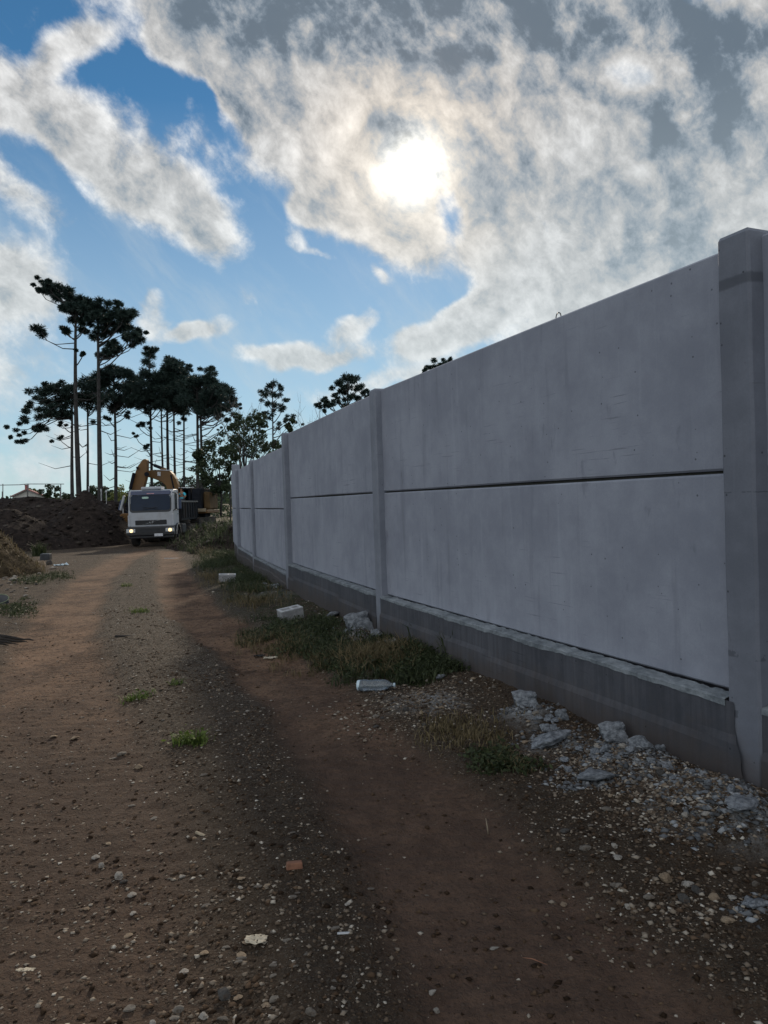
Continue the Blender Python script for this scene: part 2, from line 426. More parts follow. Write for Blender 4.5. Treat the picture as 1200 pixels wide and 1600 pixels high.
def make_concrete(name, a, b, stain=.35, streak=True, pores=True, rough=.85, board=False, scale=1.0, marks=(), splash=.55):
    m, t = mat(name)
    O = t.n('ShaderNodeTexCoord').outputs['Object']
    big = t.noise(O, 1.1*scale, 6, .6).outputs[0]; mid = t.noise(O, 6*scale, 6, .65).outputs[0]; fin = t.noise(O, 90, 3, .6).outputs[0]
    c = t.mix(t.ss(t.math('ADD', t.math('MULTIPLY', big, .7), t.math('MULTIPLY', mid, .3)), .36, .64), a, b)
    c = t.mix(t.ss(fin, .30, .70, 0, .16), c, tuple(k*.72 for k in a))
    h = t.math('ADD', t.math('MULTIPLY', mid, .25), t.math('MULTIPLY', fin, .5))
    if streak:
        sv = t.n('ShaderNodeMapping', {'Vector': O, 'Scale': (5.0, 5.0, .35)}).outputs[0]
        sn = t.noise(sv, 1.6, 5, .65).outputs[0]
        c = t.mix(t.ss(sn, .55, .74, 0, stain), c, tuple(k*.58 for k in a))
        c = t.mix(t.ss(sn, .44, .28, 0, stain*.8), c, tuple(min(1, k*1.16) for k in b))
        sv2 = t.n('ShaderNodeMapping', {'Vector': O, 'Scale': (2.2, 2.2, 1.0)}).outputs[0]
        c = t.mix(t.ss(t.noise(sv2, 2.6, 4, .7).outputs[0], .64, .72, 0, .34), c, tuple(k*.50 for k in a))
        # faint scrape marks left by handling
        sc = t.n('ShaderNodeMapping', {'Vector': O, 'Scale': (1.0, 1.0, 34.0), 'Rotation': (0.02, 0, 0)}).outputs[0]
        sm = t.math('MULTIPLY', t.ss(t.noise(sc, 2.2, 3, .5).outputs[0], .66, .71), t.ss(big, .50, .60))
        c = t.mix(t.math('MULTIPLY', sm, .55), c, tuple(k*.45 for k in a))
    rv = t.n('ShaderNodeObjectInfo').outputs['Random']
    c = t.mix(t.math('MULTIPLY', rv, .22), c, tuple(k*.62 for k in a))        # castings differ a little in shade
    if pores:
        vo = t.n('ShaderNodeTexVoronoi', {'Vector': O, 'Scale': 16.0, 'Randomness': 1.0})
        hs = t.n('ShaderNodeSeparateColor', {0: vo.outputs['Color']})
        p = t.math('MULTIPLY', t.math('GREATER_THAN', hs.outputs[0], .80), t.ss(vo.outputs['Distance'], .13, .07))
        c = t.mix(t.math('MULTIPLY', p, .8), c, tuple(k*.3 for k in a)); h = t.math('SUBTRACT', h, t.math('MULTIPLY', p, 1.2))
    if board:
        wv = t.n('ShaderNodeMapping', {'Vector': O, 'Scale': (14.0, 14.0, .8)}).outputs[0]
        bn = t.noise(wv, 2.0, 4, .6).outputs[0]
        c = t.mix(t.ss(bn, .4, .62, 0, .35), c, tuple(k*.62 for k in a)); h = t.math('ADD', h, t.math('MULTIPLY', bn, .5))
    Pz = t.n('ShaderNodeSeparateXYZ', {0: t.n('ShaderNodeNewGeometry').outputs['Position']}).outputs[2]
    sp = t.math('ADD', Pz, t.math('MULTIPLY', mid, -.55))
    c = t.mix(t.ss(sp, .12, -.24, 0, splash), c, (.070, .050, .036))
    for (z0, hw, lo) in marks:
        q = t.math('ABSOLUTE', t.math('SUBTRACT', t.math('ADD', Pz, t.math('MULTIPLY', mid, .03)), z0 + .015))
        c = t.mix(t.math('MULTIPLY', t.ss(q, hw, hw*.55), t.ss(mid, lo, lo+.03, 0, .62)), c, tuple(k*.45 for k in a))
    finish(t, c, rough, h, .35, .004, spec=.3)
    return m
M = {}
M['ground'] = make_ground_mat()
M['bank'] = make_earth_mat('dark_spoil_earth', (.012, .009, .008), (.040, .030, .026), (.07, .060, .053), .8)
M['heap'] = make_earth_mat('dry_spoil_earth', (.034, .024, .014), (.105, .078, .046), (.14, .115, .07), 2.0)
M['cleared'] = make_earth_mat('cleared_land', (.10, .085, .06), (.20, .17, .12), (.08, .09, .05), .05)
M['hill'] = make_earth_mat('wooded_hill', (.030, .040, .022), (.07, .085, .045), (.09, .095, .05), .03)
M['panel'] = make_concrete('precast_panel_concrete', (.258, .276, .336), (.352, .374, .442), .38)
M['post'] = make_concrete('precast_post_concrete', (.198, .214, .258), (.278, .298, .352), .35)
M['post_near'] = make_concrete('near_post_concrete', (.155, .168, .205), (.225, .241, .288), .35, marks=((2.70, .035, .25), (.74, .02, .50), (1.60, .004, .46), (.42, .03, .55)))
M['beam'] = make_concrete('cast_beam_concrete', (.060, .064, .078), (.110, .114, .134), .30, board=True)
M['rough_cc'] = make_concrete('rough_spilled_concrete', (.085, .094, .108), (.27, .29, .32), .1, streak=False, scale=3, splash=0)
M['mortar'] = make_concrete('rough_ledge_concrete', (.13, .15, .17), (.30, .33, .36), .1, streak=False, scale=5, splash=0)
M['joint'] = simple('joint_shadow_filler', (.035, .035, .030), .95)
M['steel'] = simple('lifting_loop_steel', (.10, .10, .10), .5, metal=.8)

def stone_mat(name, a, b):
    m, t = mat(name)
    O = t.n('ShaderNodeTexCoord').outputs['Object']
    rnd = t.n('ShaderNodeObjectInfo').outputs['Random']
    n = t.noise(O, 3.0, 5, .6).outputs[0]
    c = t.mix(t.math('ADD', t.math('MULTIPLY', n, .6), t.math('MULTIPLY', rnd, .4)), a, b)
    c = t.mix(t.ss(t.noise(O, 1.4, 3, .5).outputs[0], .5, .65, 0, .55), c, (.075, .05, .035))
    finish(t, c, .9, n, .5, .05, spec=.25); return m
M['stone'] = stone_mat('loose_stone', (.085, .073, .062), (.25, .225, .195))
M['stone_pale'] = stone_mat('pale_stone', (.20, .185, .165), (.42, .39, .35))
M['stone_warm'] = stone_mat('beige_stone', (.16, .118, .08), (.36, .28, .20))
M['stone_dark'] = stone_mat('dark_stone', (.04, .038, .037), (.10, .095, .09))
def gravel_mat():
    m, t = mat('gravel_chips')
    r = t.n('ShaderNodeAttribute', attribute_name='tone').outputs['Fac']
    c = t.ramp(r, [(0, (.045, .030, .020)), (.45, (.125, .092, .066)), (.75, (.22, .18, .14)), (.93, (.34, .30, .25)), (1, (.52, .48, .42))])
    finish(t, c, .9, spec=.25); return m
M['gravel'] = gravel_mat()
def leaf_mat(name, a, b, trans=.25):
    m, t = mat(name)
    r = t.n('ShaderNodeAttribute', attribute_name='tone').outputs['Fac']
    c = t.mix(r, a, b)
    d = t.n('ShaderNodeBsdfPrincipled', {'Base Color': c, 'Roughness': .6, 'Specular IOR Level': .3})
    tr = t.n('ShaderNodeBsdfTranslucent', {'Color': c})
    mx = t.n('ShaderNodeMixShader', {0: trans, 1: d.outputs[0], 2: tr.outputs[0]})
    t.n('ShaderNodeOutputMaterial', {'Surface': mx.outputs[0]}); return m
M['weed'] = leaf_mat('verge_weed_leaf', (.020, .030, .012), (.070, .088, .038))
M['dry'] = leaf_mat('dry_grass', (.10, .08, .04), (.22, .17, .09))
M['fresh'] = leaf_mat('fresh_grass', (.05, .085, .018), (.15, .20, .05), .3)
M['needle'] = leaf_mat('araucaria_needles', (.016, .032, .030), (.040, .068, .055), .12)
M['leaf'] = leaf_mat('tree_leaves', (.020, .034, .018), (.06, .085, .04), .2)
M['leaf_y'] = leaf_mat('yellow_green_leaves', (.08, .10, .03), (.20, .22, .07), .3)
M['bark'] = simple('dark_bark', (.040, .038, .038), .95, .35, 3)
M['bark_pale'] = simple('pale_bare_bark', (.16, .15, .14), .95, .3, 3)

# ------------------------------------------------------------------ ground
def graded(a, b, fine0, fine1, step, grow, maxstep):
    mid = list(np.arange(fine0, fine1 + 1e-6, step)); out = []
    s = step; x = fine1
    while x < b: s = min(s*grow, maxstep); x += s; out.append(x)
    lo = []; s = step; x = fine0
    while x > a: s = min(s*grow, maxstep); x -= s; lo.append(x)
    return np.array(lo[::-1] + mid + out)
xs = graded(-900, 900, -4.6, 3.0, .026, 1.035, 60)
ys = graded(-60, 1500, 1.3, 8.5, .026, 1.022, 60)
GX, GY = np.meshgrid(xs, ys)
GZ = full_z(GX, GY)
rutm, drm, dlm, dwm = ground_masks(GX, GY)
# centre strip and edges carry gravel
between = 1 - smooth((drm + dlm - 2.4)/1.4)
edge = smooth((dwm - .1)/.4)*(1 - smooth((dwm - 1.5)/1.2))
grav = np.clip((1-rutm)*(.75*between + .45*edge + .35) + .7*fbm2(GX*1.1, GY*1.1, 4, 90), 0, 1)
grav *= np.clip(1-.5*rutm, 0, 1)
green = np.clip((1-smooth((dwm-.5)/1.2))*smooth((GY-8)/2)*.9 + smooth((-GX-5.2-.3*GY)/2)*.3 + smooth((GY-60)/30)*.5, 0, 1)*(1-rutm)
pale = np.zeros_like(GX)
for (cx, cy, r, h) in RUB: pale = np.maximum(pale, 1-smooth((np.hypot(GX-cx, GY-cy) + .25*fbm2(GX*4, GY*4, 3, 95))/(r*1.05)))
ny, nx = GX.shape
idx = np.arange(nx*ny).reshape(ny, nx)
F = np.stack([idx[:-1,:-1], idx[:-1,1:], idx[1:,1:], idx[1:,:-1]], -1).reshape(-1, 4)
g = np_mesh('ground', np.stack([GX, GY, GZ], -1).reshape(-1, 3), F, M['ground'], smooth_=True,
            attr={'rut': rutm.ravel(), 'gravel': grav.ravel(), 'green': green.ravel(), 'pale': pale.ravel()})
tag(g, kind='structure')

# ------------------------------------------------------------------ heaps of earth
def heap(name, path, width, height, mat_, label=None, cat=None, kind=None, amp=.25, res=.22, seed=0, skew=0.0, fs=1.0, base=-.12):
    """ridge of tipped earth along path [(x, y, scale)], as a height field of real clods"""
    px_ = [p[0] for p in path]; py_ = [p[1] for p in path]
    x0, x1 = min(px_)-width*1.3, max(px_)+width*1.3; y0, y1 = min(py_)-width*1.3, max(py_)+width*1.3
    X, Y = np.meshgrid(np.arange(x0, x1, res), np.arange(y0, y1, res))
    best = np.zeros_like(X)
    for a, b in zip(path[:-1], path[1:]):
        dx, dy = b[0]-a[0], b[1]-a[1]; L = dx*dx+dy*dy
        t = np.clip(((X-a[0])*dx+(Y-a[1])*dy)/L, 0, 1)
        d = np.hypot(X-(a[0]+t*dx), Y-(a[1]+t*dy)) + width*.22*fbm2(X*.5*fs+seed, Y*.5*fs, 3, 110+seed)
        sc = a[2] + (b[2]-a[2])*t
        best = np.maximum(best, sc*(1-np.clip(d/(width*np.maximum(sc, .35)), 0, 1))**.9)
    prof = best*(1.0)
    Z = base_z(X, Y) + base + prof*height + np.where(prof > .01, 1, 0)*np.minimum(1, prof*5)*(fbm2(X*1.1*fs, Y*1.1*fs, 4, 120+seed)*amp*2 + np.abs(fbm2(X*4*fs, Y*4*fs, 3, 130+seed))*amp*.9)
    ny, nx = X.shape; idx = np.arange(nx*ny).reshape(ny, nx)
    F = np.stack([idx[:-1,:-1], idx[:-1,1:], idx[1:,1:], idx[1:,:-1]], -1).reshape(-1, 4)
    keep = (prof.ravel()[F] > 0).any(1)
    F = F[keep]; used = np.unique(F); remap = np.zeros(nx*ny, int); remap[used] = np.arange(len(used))
    V = np.stack([X, Y, Z], -1).reshape(-1, 3)[used]
    c = V.mean(0); c[2] = 0
    o = np_mesh(name, V - c, remap[F], mat_); o.location = tuple(c)
    tag(o, label, cat, kind=kind)
    def top(x, y):
        i = int(round((y-y0)/res)); j = int(round((x-x0)/res))
        if 0 <= i < ny and 0 <= j < nx and prof[i, j] > 0: return float(Z[i, j])
        return None
    return o, top
B = lambda px, Y: at(px, 800, Y).x
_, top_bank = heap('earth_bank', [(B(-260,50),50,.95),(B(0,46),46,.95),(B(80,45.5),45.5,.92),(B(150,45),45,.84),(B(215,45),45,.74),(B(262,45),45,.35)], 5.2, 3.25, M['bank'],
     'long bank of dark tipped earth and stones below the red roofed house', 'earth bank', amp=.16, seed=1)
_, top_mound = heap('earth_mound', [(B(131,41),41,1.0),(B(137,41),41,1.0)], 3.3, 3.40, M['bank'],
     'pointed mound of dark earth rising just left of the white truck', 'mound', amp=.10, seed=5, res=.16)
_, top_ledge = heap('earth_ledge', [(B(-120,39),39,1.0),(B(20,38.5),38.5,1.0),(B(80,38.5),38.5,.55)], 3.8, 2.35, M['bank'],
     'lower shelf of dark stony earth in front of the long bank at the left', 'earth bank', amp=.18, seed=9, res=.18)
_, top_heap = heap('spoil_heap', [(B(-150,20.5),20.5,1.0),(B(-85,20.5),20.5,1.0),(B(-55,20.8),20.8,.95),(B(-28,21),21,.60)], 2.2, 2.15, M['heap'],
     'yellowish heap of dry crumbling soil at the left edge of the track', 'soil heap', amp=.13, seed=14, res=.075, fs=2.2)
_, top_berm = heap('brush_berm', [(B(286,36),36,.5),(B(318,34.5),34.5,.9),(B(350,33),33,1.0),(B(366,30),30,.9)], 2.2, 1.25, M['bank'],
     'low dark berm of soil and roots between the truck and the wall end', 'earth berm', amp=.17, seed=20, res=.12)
# cleared terrace and hills beyond
def sheet(name, x0, x1, y0, y1, nx, ny, zf, mat_):
    X, Y = np.meshgrid(np.linspace(x0, x1, nx), np.linspace(y0, y1, ny)); Z = zf(X, Y)
    idx = np.arange(nx*ny).reshape(ny, nx); F = np.stack([idx[:-1,:-1], idx[:-1,1:], idx[1:,1:], idx[1:,:-1]], -1).reshape(-1, 4)
    return tag(np_mesh(name, np.stack([X, Y, Z], -1).reshape(-1, 3), F, mat_, smooth_=True), kind='structure')
sheet('cleared_slope', -70, 60, 62, 190, 90, 80, lambda X, Y: -.7 + smooth((Y-64)/110)*(2.6+2.0*fbm2(X*.03, Y*.03, 3, 140)) + fbm2(X*.3, Y*.3, 3, 141)*.25 - 3*smooth((np.abs(X+5)-45)/18), M['cleared'])
hillf = lambda X, Y: -2 + 12*smooth((Y-230)/240)*(.75 + .9*fbm2(X*.006, Y*.006, 3, 150)) + fbm2(X*.08, Y*.08, 3, 151)*3
sheet('far_hills', -700, 700, 200, 640, 160, 80, hillf, M['hill'])

# ------------------------------------------------------------------ the precast wall
Z0 = EYE
wall = empty('concrete_wall', (1.87, 3.74, 0), label='long grey precast concrete panel wall running away along the right of the track', cat='wall')
BAYS = [((1.88,3.95),(.03,8.33),-1.1167+Z0), ((-.14,8.85),(-1.73,13.24),-1.1167+Z0), ((-1.97,13.99),(-3.23,17.88),-1.318+Z0), ((-3.59,19.19),(-4.55,22.44),-1.318+Z0)]
near_d = Vector((-.389, .921, 0))
def wn_(d): return Vector((-d.y, d.x, 0))     # horizontal normal pointing to the track side
Hh = 1.21
def wchild(o): return world_child(o, wall)
def panel(a, b, zb, h, ext0, ext1, chip=0):
    """one precast panel, front face on the line a-b, extended into the posts"""
    a = Vector((*a, 0)); b = Vector((*b, 0)); d = (b-a).normalized(); n = wn_(d)
    if n.x > 0: n = -n
    a2 = a - d*ext0; b2 = b + d*ext1
    L = (b2-a2).length; me = MB(); T = .12; c = .012
    # cross-section with arrised edges
    sec = [(0, c), (-.0, h-c), (-c, h), (-T+c, h), (-T, h-c), (-T, c), (-T+c, 0), (-c, 0)]
    N = 24; vs = []; fs = []
    for i in range(N+1):
        t = i/N; p = a2 + d*(L*t); bow = .006*sin(pi*t) 
        for (u, z) in sec: vs.append(p + n*(u+bow) + Vector((0, 0, zb+z + .002*sin(7*t+zb*3))))
    k = len(sec)
    for i in range(N):
        for j in range(k): fs.append((i*k+j, i*k+(j+1) % k, (i+1)*k+(j+1) % k, (i+1)*k+j))
    fs += [tuple(range(k)), tuple(range(N*k+k-1, N*k-1, -1))]
    me.add([v - p0 for v in vs for p0 in (Vector(a),)], fs)
    o = me.build('panel', M['panel']); o.location = a; return wchild(o)
bayd = []
JG = .020
for i, (a, b, zb) in enumerate(BAYS):
    e0 = .16; e1 = .12
    panel(a, b, zb, Hh-JG/2, e0, e1)
    panel(a, b, zb+Hh+JG/2, Hh-JG/2, e0, e1)
    A = Vector((*a, 0)); Bv = Vector((*b, 0)); d = (Bv-A).normalized(); n = Vector((-d.y, d.x, 0)); n = n if n.x < 0 else -n
    bayd.append((A, Bv, d, n, zb))
    j = MB(); j.prism([A-d*.1-n*.028+Vector((0,0,zb+Hh-.03)), Bv+d*.1-n*.028+Vector((0,0,zb+Hh-.03)), Bv+d*.1-n*.028+Vector((0,0,zb+Hh+.03)), A-d*.1-n*.028+Vector((0,0,zb+Hh+.03))], -n*.05)
    wchild(j.build('joint_strip', M['joint']))
# two nearer-side posts beyond the frame edge keep the wall going past the camera
A, Bv, d, n, zb = bayd[0]
na = A - d*.24; nb = A - d*4.9
panel((nb.x, nb.y), (na.x, na.y), zb, Hh-JG/2, .1, .1); panel((nb.x, nb.y), (na.x, na.y), zb+Hh+JG/2, Hh-JG/2, .1, .1)
# last bay turns slightly away to the taller end post
p5 = Vector((-5.42, 25.45, 0)); p4 = Vector((-4.72, 22.7, 0))
panel((p4.x, p4.y), (p5.x, p5.y), -1.318+Z0, Hh-JG/2, .05, .1); panel((p4.x, p4.y), (p5.x, p5.y), -1.318+Z0+Hh+JG/2, Hh-JG/2, .05, .1)

def post(corner_near, d, n, zt, wth=.2, prj=.10, zb=-.25, zbm=None):
    """H-section post: front face from corner_near along d, its face prj in front of the panels"""
    c = Vector(corner_near); m_ = MB(); r = .014
    dep = prj + .12 + .06
    prof = [(r,0),(wth-r,0),(wth,-r),(wth,-dep+r),(wth-r,-dep),(r,-dep),(0,-dep+r),(0,-r)]
    vs = []; fs = []; K = len(prof)
    zs = list(np.linspace(zb, zt-.02, 22)) + [zt]
    for i, z in enumerate(zs):
        ins = .014 if i == len(zs)-1 else 0
        for (s_, q_) in prof:
            s2 = min(max(s_, ins), wth-ins); q2 = min(max(q_, -dep+ins), -ins)
            jt = .0016*sin(z*9+s_*20)
            vs.append(d*(s2+jt) + n*(q2) + Vector((0, 0, z)))
    for i in range(len(zs)-1):
        for k in range(K): fs.append((i*K+k, i*K+(k+1) % K, (i+1)*K+(k+1) % K, (i+1)*K+k))
    fs += [tuple(range(K)), tuple(range(len(zs)*K-1, (len(zs)-1)*K-1, -1))]
    m_.add(vs, fs); o = m_.build('post', M['post_near' if 3.5 < c.y < 4.5 else 'post']); o.location = c
    return wchild(o)
POSTS = []
def corner_from(bay, w_=.2):
    A, Bv, d, n, zb = bay; t = 1 - .1/abs(A.x*n.x + A.y*n.y); far = A*t; return far - d*w_
pc = []
for i in range(4):
    A, Bv, d, n, zb = bayd[i]
    c = corner_from(bayd[i]); pc.append((c, d, n))
    zt = [2.955, 2.935, 2.935, 2.75][i]
    post(c, d, n, zt)
A, Bv, d, n, zb = bayd[3]
c4 = Vector((-4.645, 22.40, 0)); d4 = Vector((-.25, .968, 0)).normalized(); n4 = Vector((-d4.y, d4.x, 0)); pc.append((c4, d4, n4)); post(c4, d4, n4, 2.745)
c5 = Vector((-5.36, 25.35, 0)); post(c5, d4, n4, 3.07, .24, .10); pc.append((c5, d4, n4))
cN = pc[0][0] - bayd[0][2]*4.9; post(cN, bayd[0][2], bayd[0][3], 2.955)

# shallow chips, the damp band and casting line on the near post
# foundation beam between the posts, two pours with a rough ledge
def beam(c0, d, n, L, ztop, off, ragged=False, zmid=.27, seed=0):
    """c0 near end on the post front plane; front face 'off' behind (+) the post face"""
    N = max(10, int(L/.035)); m_ = MB(); led = MB(); NZ = 14
    zs = np.concatenate([np.linspace(-.2, .0, 3), np.linspace(.04, ztop-.012, NZ-3)])
    vs = []; fs = []
    for i in range(N+1):
        s_ = L*i/N
        for k, z in enumerate(zs):
            s2 = s_
            x_, y_ = (c0+d*s_).x, (c0+d*s_).y
            zm = zmid - .03*sin(s_*1.2+seed)
            low = .016*smooth((zm - z)/.012)
            nn = .004*float(fbm2(np.array(s_*3.0+seed), np.array(z*9), 3, 160)) 
            o_ = -off + low + nn
            if ragged:
                lim = .085*(1-max(z, 0)/ztop) + .05*float(fbm2(np.array(z*9), np.array(3.3), 3, 165)) + .03
                s2 = s_ - lim*max(0, 1-i/6)
                if i == 0: o_ -= .008
            vs.append(c0 + d*s2 + n*o_ + Vector((0, 0, z)))
    K = len(zs)
    for i in range(N):
        for k in range(K-1): fs.append((i*K+k, (i+1)*K+k, (i+1)*K+k+1, i*K+k+1))
    m_.add([v-c0 for v in vs], fs)
    # back closing strip to the panel line so it is a solid
    vs = []; fs = []
    for i in range(N+1):
        s_ = L*i/N; p = c0 + d*s_
        if ragged and i == 0: p = c0 - d*.0
        for q, z in ((-off, ztop-.012), (-.3, ztop-.012), (-.3, -.2), (-off, -.2)):
            vs.append(p + n*q + Vector((0, 0, z)) - c0)
    for i in range(N):
        for k in range(1, 4): fs.append((i*4+k, (i+1)*4+k, (i+1)*4+(k+1) % 4, i*4+(k+1) % 4))
    fs += [(0,1,2,3), tuple(N*4+k for k in (3,2,1,0))]
    m_.add(vs, fs)
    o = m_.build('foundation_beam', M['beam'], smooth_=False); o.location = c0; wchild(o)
    # rough trowelled ledge on the top, pale and crumbly, spilling over the front edge unevenly
    NQ = 9; vs = []; fs = []
    for i in range(N*2+1):
        s_ = L*i/(N*2)
        drop = .020 + .05*max(0, float(fbm2(np.array(s_*2.3+seed*3), np.array(1.7), 4, 170))+.18)
        for k in range(NQ):
            t = k/(NQ-1)
            if t < .3: q = -off + .004; z = ztop - drop*(1-t/.3)
            else: q = -off + .004 - (t-.3)/.7*.105; z = ztop + .012*float(fbm2(np.array(s_*26), np.array(t*5+seed), 2, 180)) + .012*(t-.3)
            r_ = .012*float(fbm2(np.array(s_*16), np.array(t*6.0), 3, 190))
            vs.append(c0 + d*s_ + n*(q + abs(r_)) + Vector((0, 0, z+r_)) - c0)
    for i in range(N*2):
        for k in range(NQ-1): fs.append((i*NQ+k, (i+1)*NQ+k, (i+1)*NQ+k+1, i*NQ+k+1))
    led.add(vs, fs); o = led.build('beam_ledge', M['mortar']); o.location = c0; wchild(o)
ZT = [.490, .490, .290, .290]
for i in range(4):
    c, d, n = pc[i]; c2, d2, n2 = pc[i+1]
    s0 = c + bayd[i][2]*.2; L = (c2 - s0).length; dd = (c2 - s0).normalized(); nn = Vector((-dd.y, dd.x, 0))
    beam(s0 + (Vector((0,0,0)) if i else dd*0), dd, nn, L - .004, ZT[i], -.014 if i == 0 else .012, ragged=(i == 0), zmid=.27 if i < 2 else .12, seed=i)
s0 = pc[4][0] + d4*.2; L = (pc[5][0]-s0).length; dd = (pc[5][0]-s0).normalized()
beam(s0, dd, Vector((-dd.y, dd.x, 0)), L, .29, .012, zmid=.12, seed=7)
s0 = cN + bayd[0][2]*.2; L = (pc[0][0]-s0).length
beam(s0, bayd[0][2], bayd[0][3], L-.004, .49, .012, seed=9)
# lifting loop standing on the top panel of the near bay
A, Bv, d, n, zb = bayd[0]
tgt = at(875, 490, 5.2); s_ = None
best = min(((abs((600 + FPX*((A+d*k).x)/((A+d*k).y)) - 871), k) for k in np.linspace(0, 4.7, 300)))[1]
q = A + d*best - n*.06; lp = MB()
pts = [q + d*(.030*cos(a)) + Vector((0, 0, zb+2*Hh+.0 + .022 + .034*sin(a))) for a in np.linspace(0, pi, 12)]
pts = [q + d*.031 + Vector((0,0,zb+2*Hh-.03))] + pts + [q - d*.031 + Vector((0,0,zb+2*Hh-.03))]
lp.tube(pts, .0042, 8); wchild(lp.build('lifting_loop', M['steel'], smooth_=True))

# ------------------------------------------------------------------ stones
def stone_mesh(name, seed, flat=.6, lump=.22, sub=2, mat_=None):
    bm = bmesh.new(); bmesh.ops.create_icosphere(bm, subdivisions=sub, radius=1.0)
    r_ = np.random.RandomState(seed)
    pl = [(Vector(r_.normal(size=3)).normalized(), r_.uniform(.42, .88)) for _ in range(12)]
    off = r_.rand()*50
    for v in bm.verts:
        d = v.co.normalized(); r = 1.0
        for n_, k in pl:
            c = d.dot(n_)
            if c > 0: r = min(r, k/c)
        r *= 1 + lump*float(fbm2(np.array(d.x*2+off), np.array(d.y*2+d.z*1.7), 3, 5))
        if sub > 2: r *= 1 + .24*float(fbm2(np.array(d.x*6+off), np.array(d.y*6+d.z*5), 4, 6))
        v.co = Vector((d.x*r, d.y*r*.8, d.z*r*flat))
    me = bpy.data.meshes.new(name); bm.to_mesh(me); bm.free(); me.materials.append(mat_ or M['stone']); return me
SM = {}
for key, mt in (('stone', M['stone']), ('pale', M['stone_pale']), ('warm', M['stone_warm']), ('dark', M['stone_dark']), ('conc', M['rough_cc'])):
    SM[key] = [stone_mesh('stone_mesh', 10*i+len(key), flat=[.45,.7,.24,.55][i] if key != 'conc' else [.6,.8,.55,.7][i], mat_=mt, sub=2 if key != 'conc' else 4, lump=.15 if key != 'conc' else .35) for i in range(4)]
def stone(px, py, wpx, key='stone', v=None, name='stone', label=None, cat='stone', group=None, zs=1.0, sink=.25, ar=1.0, rz=None):
    """a single stone whose middle is seen at px, py and which is wpx wide there"""
    g0 = ground_at(px, py); Y = g0.y; s_ = wpx/FPX*Y/2
    me = random.choice(SM[key]) if v is None else SM[key][v]
    o = bpy.data.objects.new(name, me); COL.objects.link(o)
    o.scale = (s_, s_*ar, s_*zs); o.rotation_euler = (random.uniform(-.15,.15), random.uniform(-.15,.15), random.uniform(-.4,.4) if rz is None else rz)
    o.location = (g0.x, Y, gz(g0.x, Y) + s_*zs*(.5-sink))
    tag(o, label, cat, group); return o
# stones one can pick out, each with what sets it apart
PICK = [
 (1040,1371,26,'warm',1,'beige stone lying below the spilled concrete at the lower right'),
 (1015,1397,22,'stone',0,'grey stone just left below the beige stone at the lower right'),
 (980,1404,14,'pale',1,'small white stone left of the grey stone below the beige one'),
 (958,1402,10,'pale',3,'tiny white stone, leftmost of the row at the lower right'),
 (1118,1397,28,'warm',0,'flat tan stone near the right edge beside a small pale one'),
 (1145,1398,20,'pale',2,'pale grey flat stone touching the flat tan stone'),
 (1180,1378,18,'stone',1,'rounded brown stone above the bluish concrete lump'),
 (185,1360,22,'pale',1,'light grey stone on the left rut in the middle foreground'),
 (193,1368,18,'dark',3,'dark stone tucked against the light grey stone on the left rut'),
 (350,1551,30,'dark',1,'dark grey rounded stone at the bottom of the gravel strip'),
 (318,1578,20,'pale',0,'white angular stone at the bottom of the picture under the gravel strip'),
 (278,1568,26,'stone',3,'grey stone half sunk in soil at the bottom left of the gravel strip'),
 (288,1512,22,'pale',2,'pale flat stone pointing left in the lower gravel strip'),
 (238,1588,16,'pale',1,'small cream stone at the bottom edge left of the white angular one'),
 (485,1586,26,'stone',1,'light brown rounded stone at the bottom edge beside the gravel'),
 (428,1560,22,'stone',2,'flat grey stone right of the dark rounded stone'),
 (675,1523,18,'pale',3,'pale chip in the dark soil at the bottom centre'),
 (681,1550,14,'pale',1,'white pebble just below the pale chip at the bottom centre'),
 (320,1485,20,'warm',2,'yellowish flat stone below the crumpled wrapper to its left'),
 (207,1389,20,'pale',2,'flat white chip on the left edge of the gravel strip'),
 (208,1415,14,'pale',2,'small flat white chip below the larger one on the left edge of the gravel'),
 (158,1345,14,'pale',1,'small white stone above the light grey stone on the left rut'),
 (150,1331,18,'pale',2,'thin white flake on the left rut'),
 (217,1195,16,'warm',0,'pale angular chip lying below the grass tuft to its left'),
 (285,1362,14,'pale',3,'white and grey speckled stone in the gravel strip'),
 (190,1176,20,'stone',2,'flat brown flake beside the gravel left of the grass tuft'),
 (85,1148,16,'warm',2,'flat tan flake, left one of two lying on the left rut'),
 (118,1149,20,'warm',2,'flat tan flake, right one of two lying on the left rut'),
 (62,886,27,'warm',1,'large weathered tan boulder at the foot of the soil heap'),
 (77,882,15,'dark',1,'brown boulder with a mossy crown behind the tan boulder'),
 (85,888,16,'pale',2,'pale flat stone right of the mossy boulder'),
 (30,897,16,'warm',0,'reddish stone on the rubble left of the tan boulder'),
 (21,907,18,'pale',3,'pale pinkish stone low on the rubble at the left edge'),
 (45,896,10,'pale',0,'small pale stone between the red stone and the tan boulder'),
 (43,919,12,'pale',2,'small white stone on the dark verge below the rubble'),
]
for px, py, wd, key, v, lab in PICK:
    stone(px, py, wd, key, v, name='boulder' if wd/FPX*ground_at(px,py).y > .3 else 'stone', label=lab, zs=1.0)
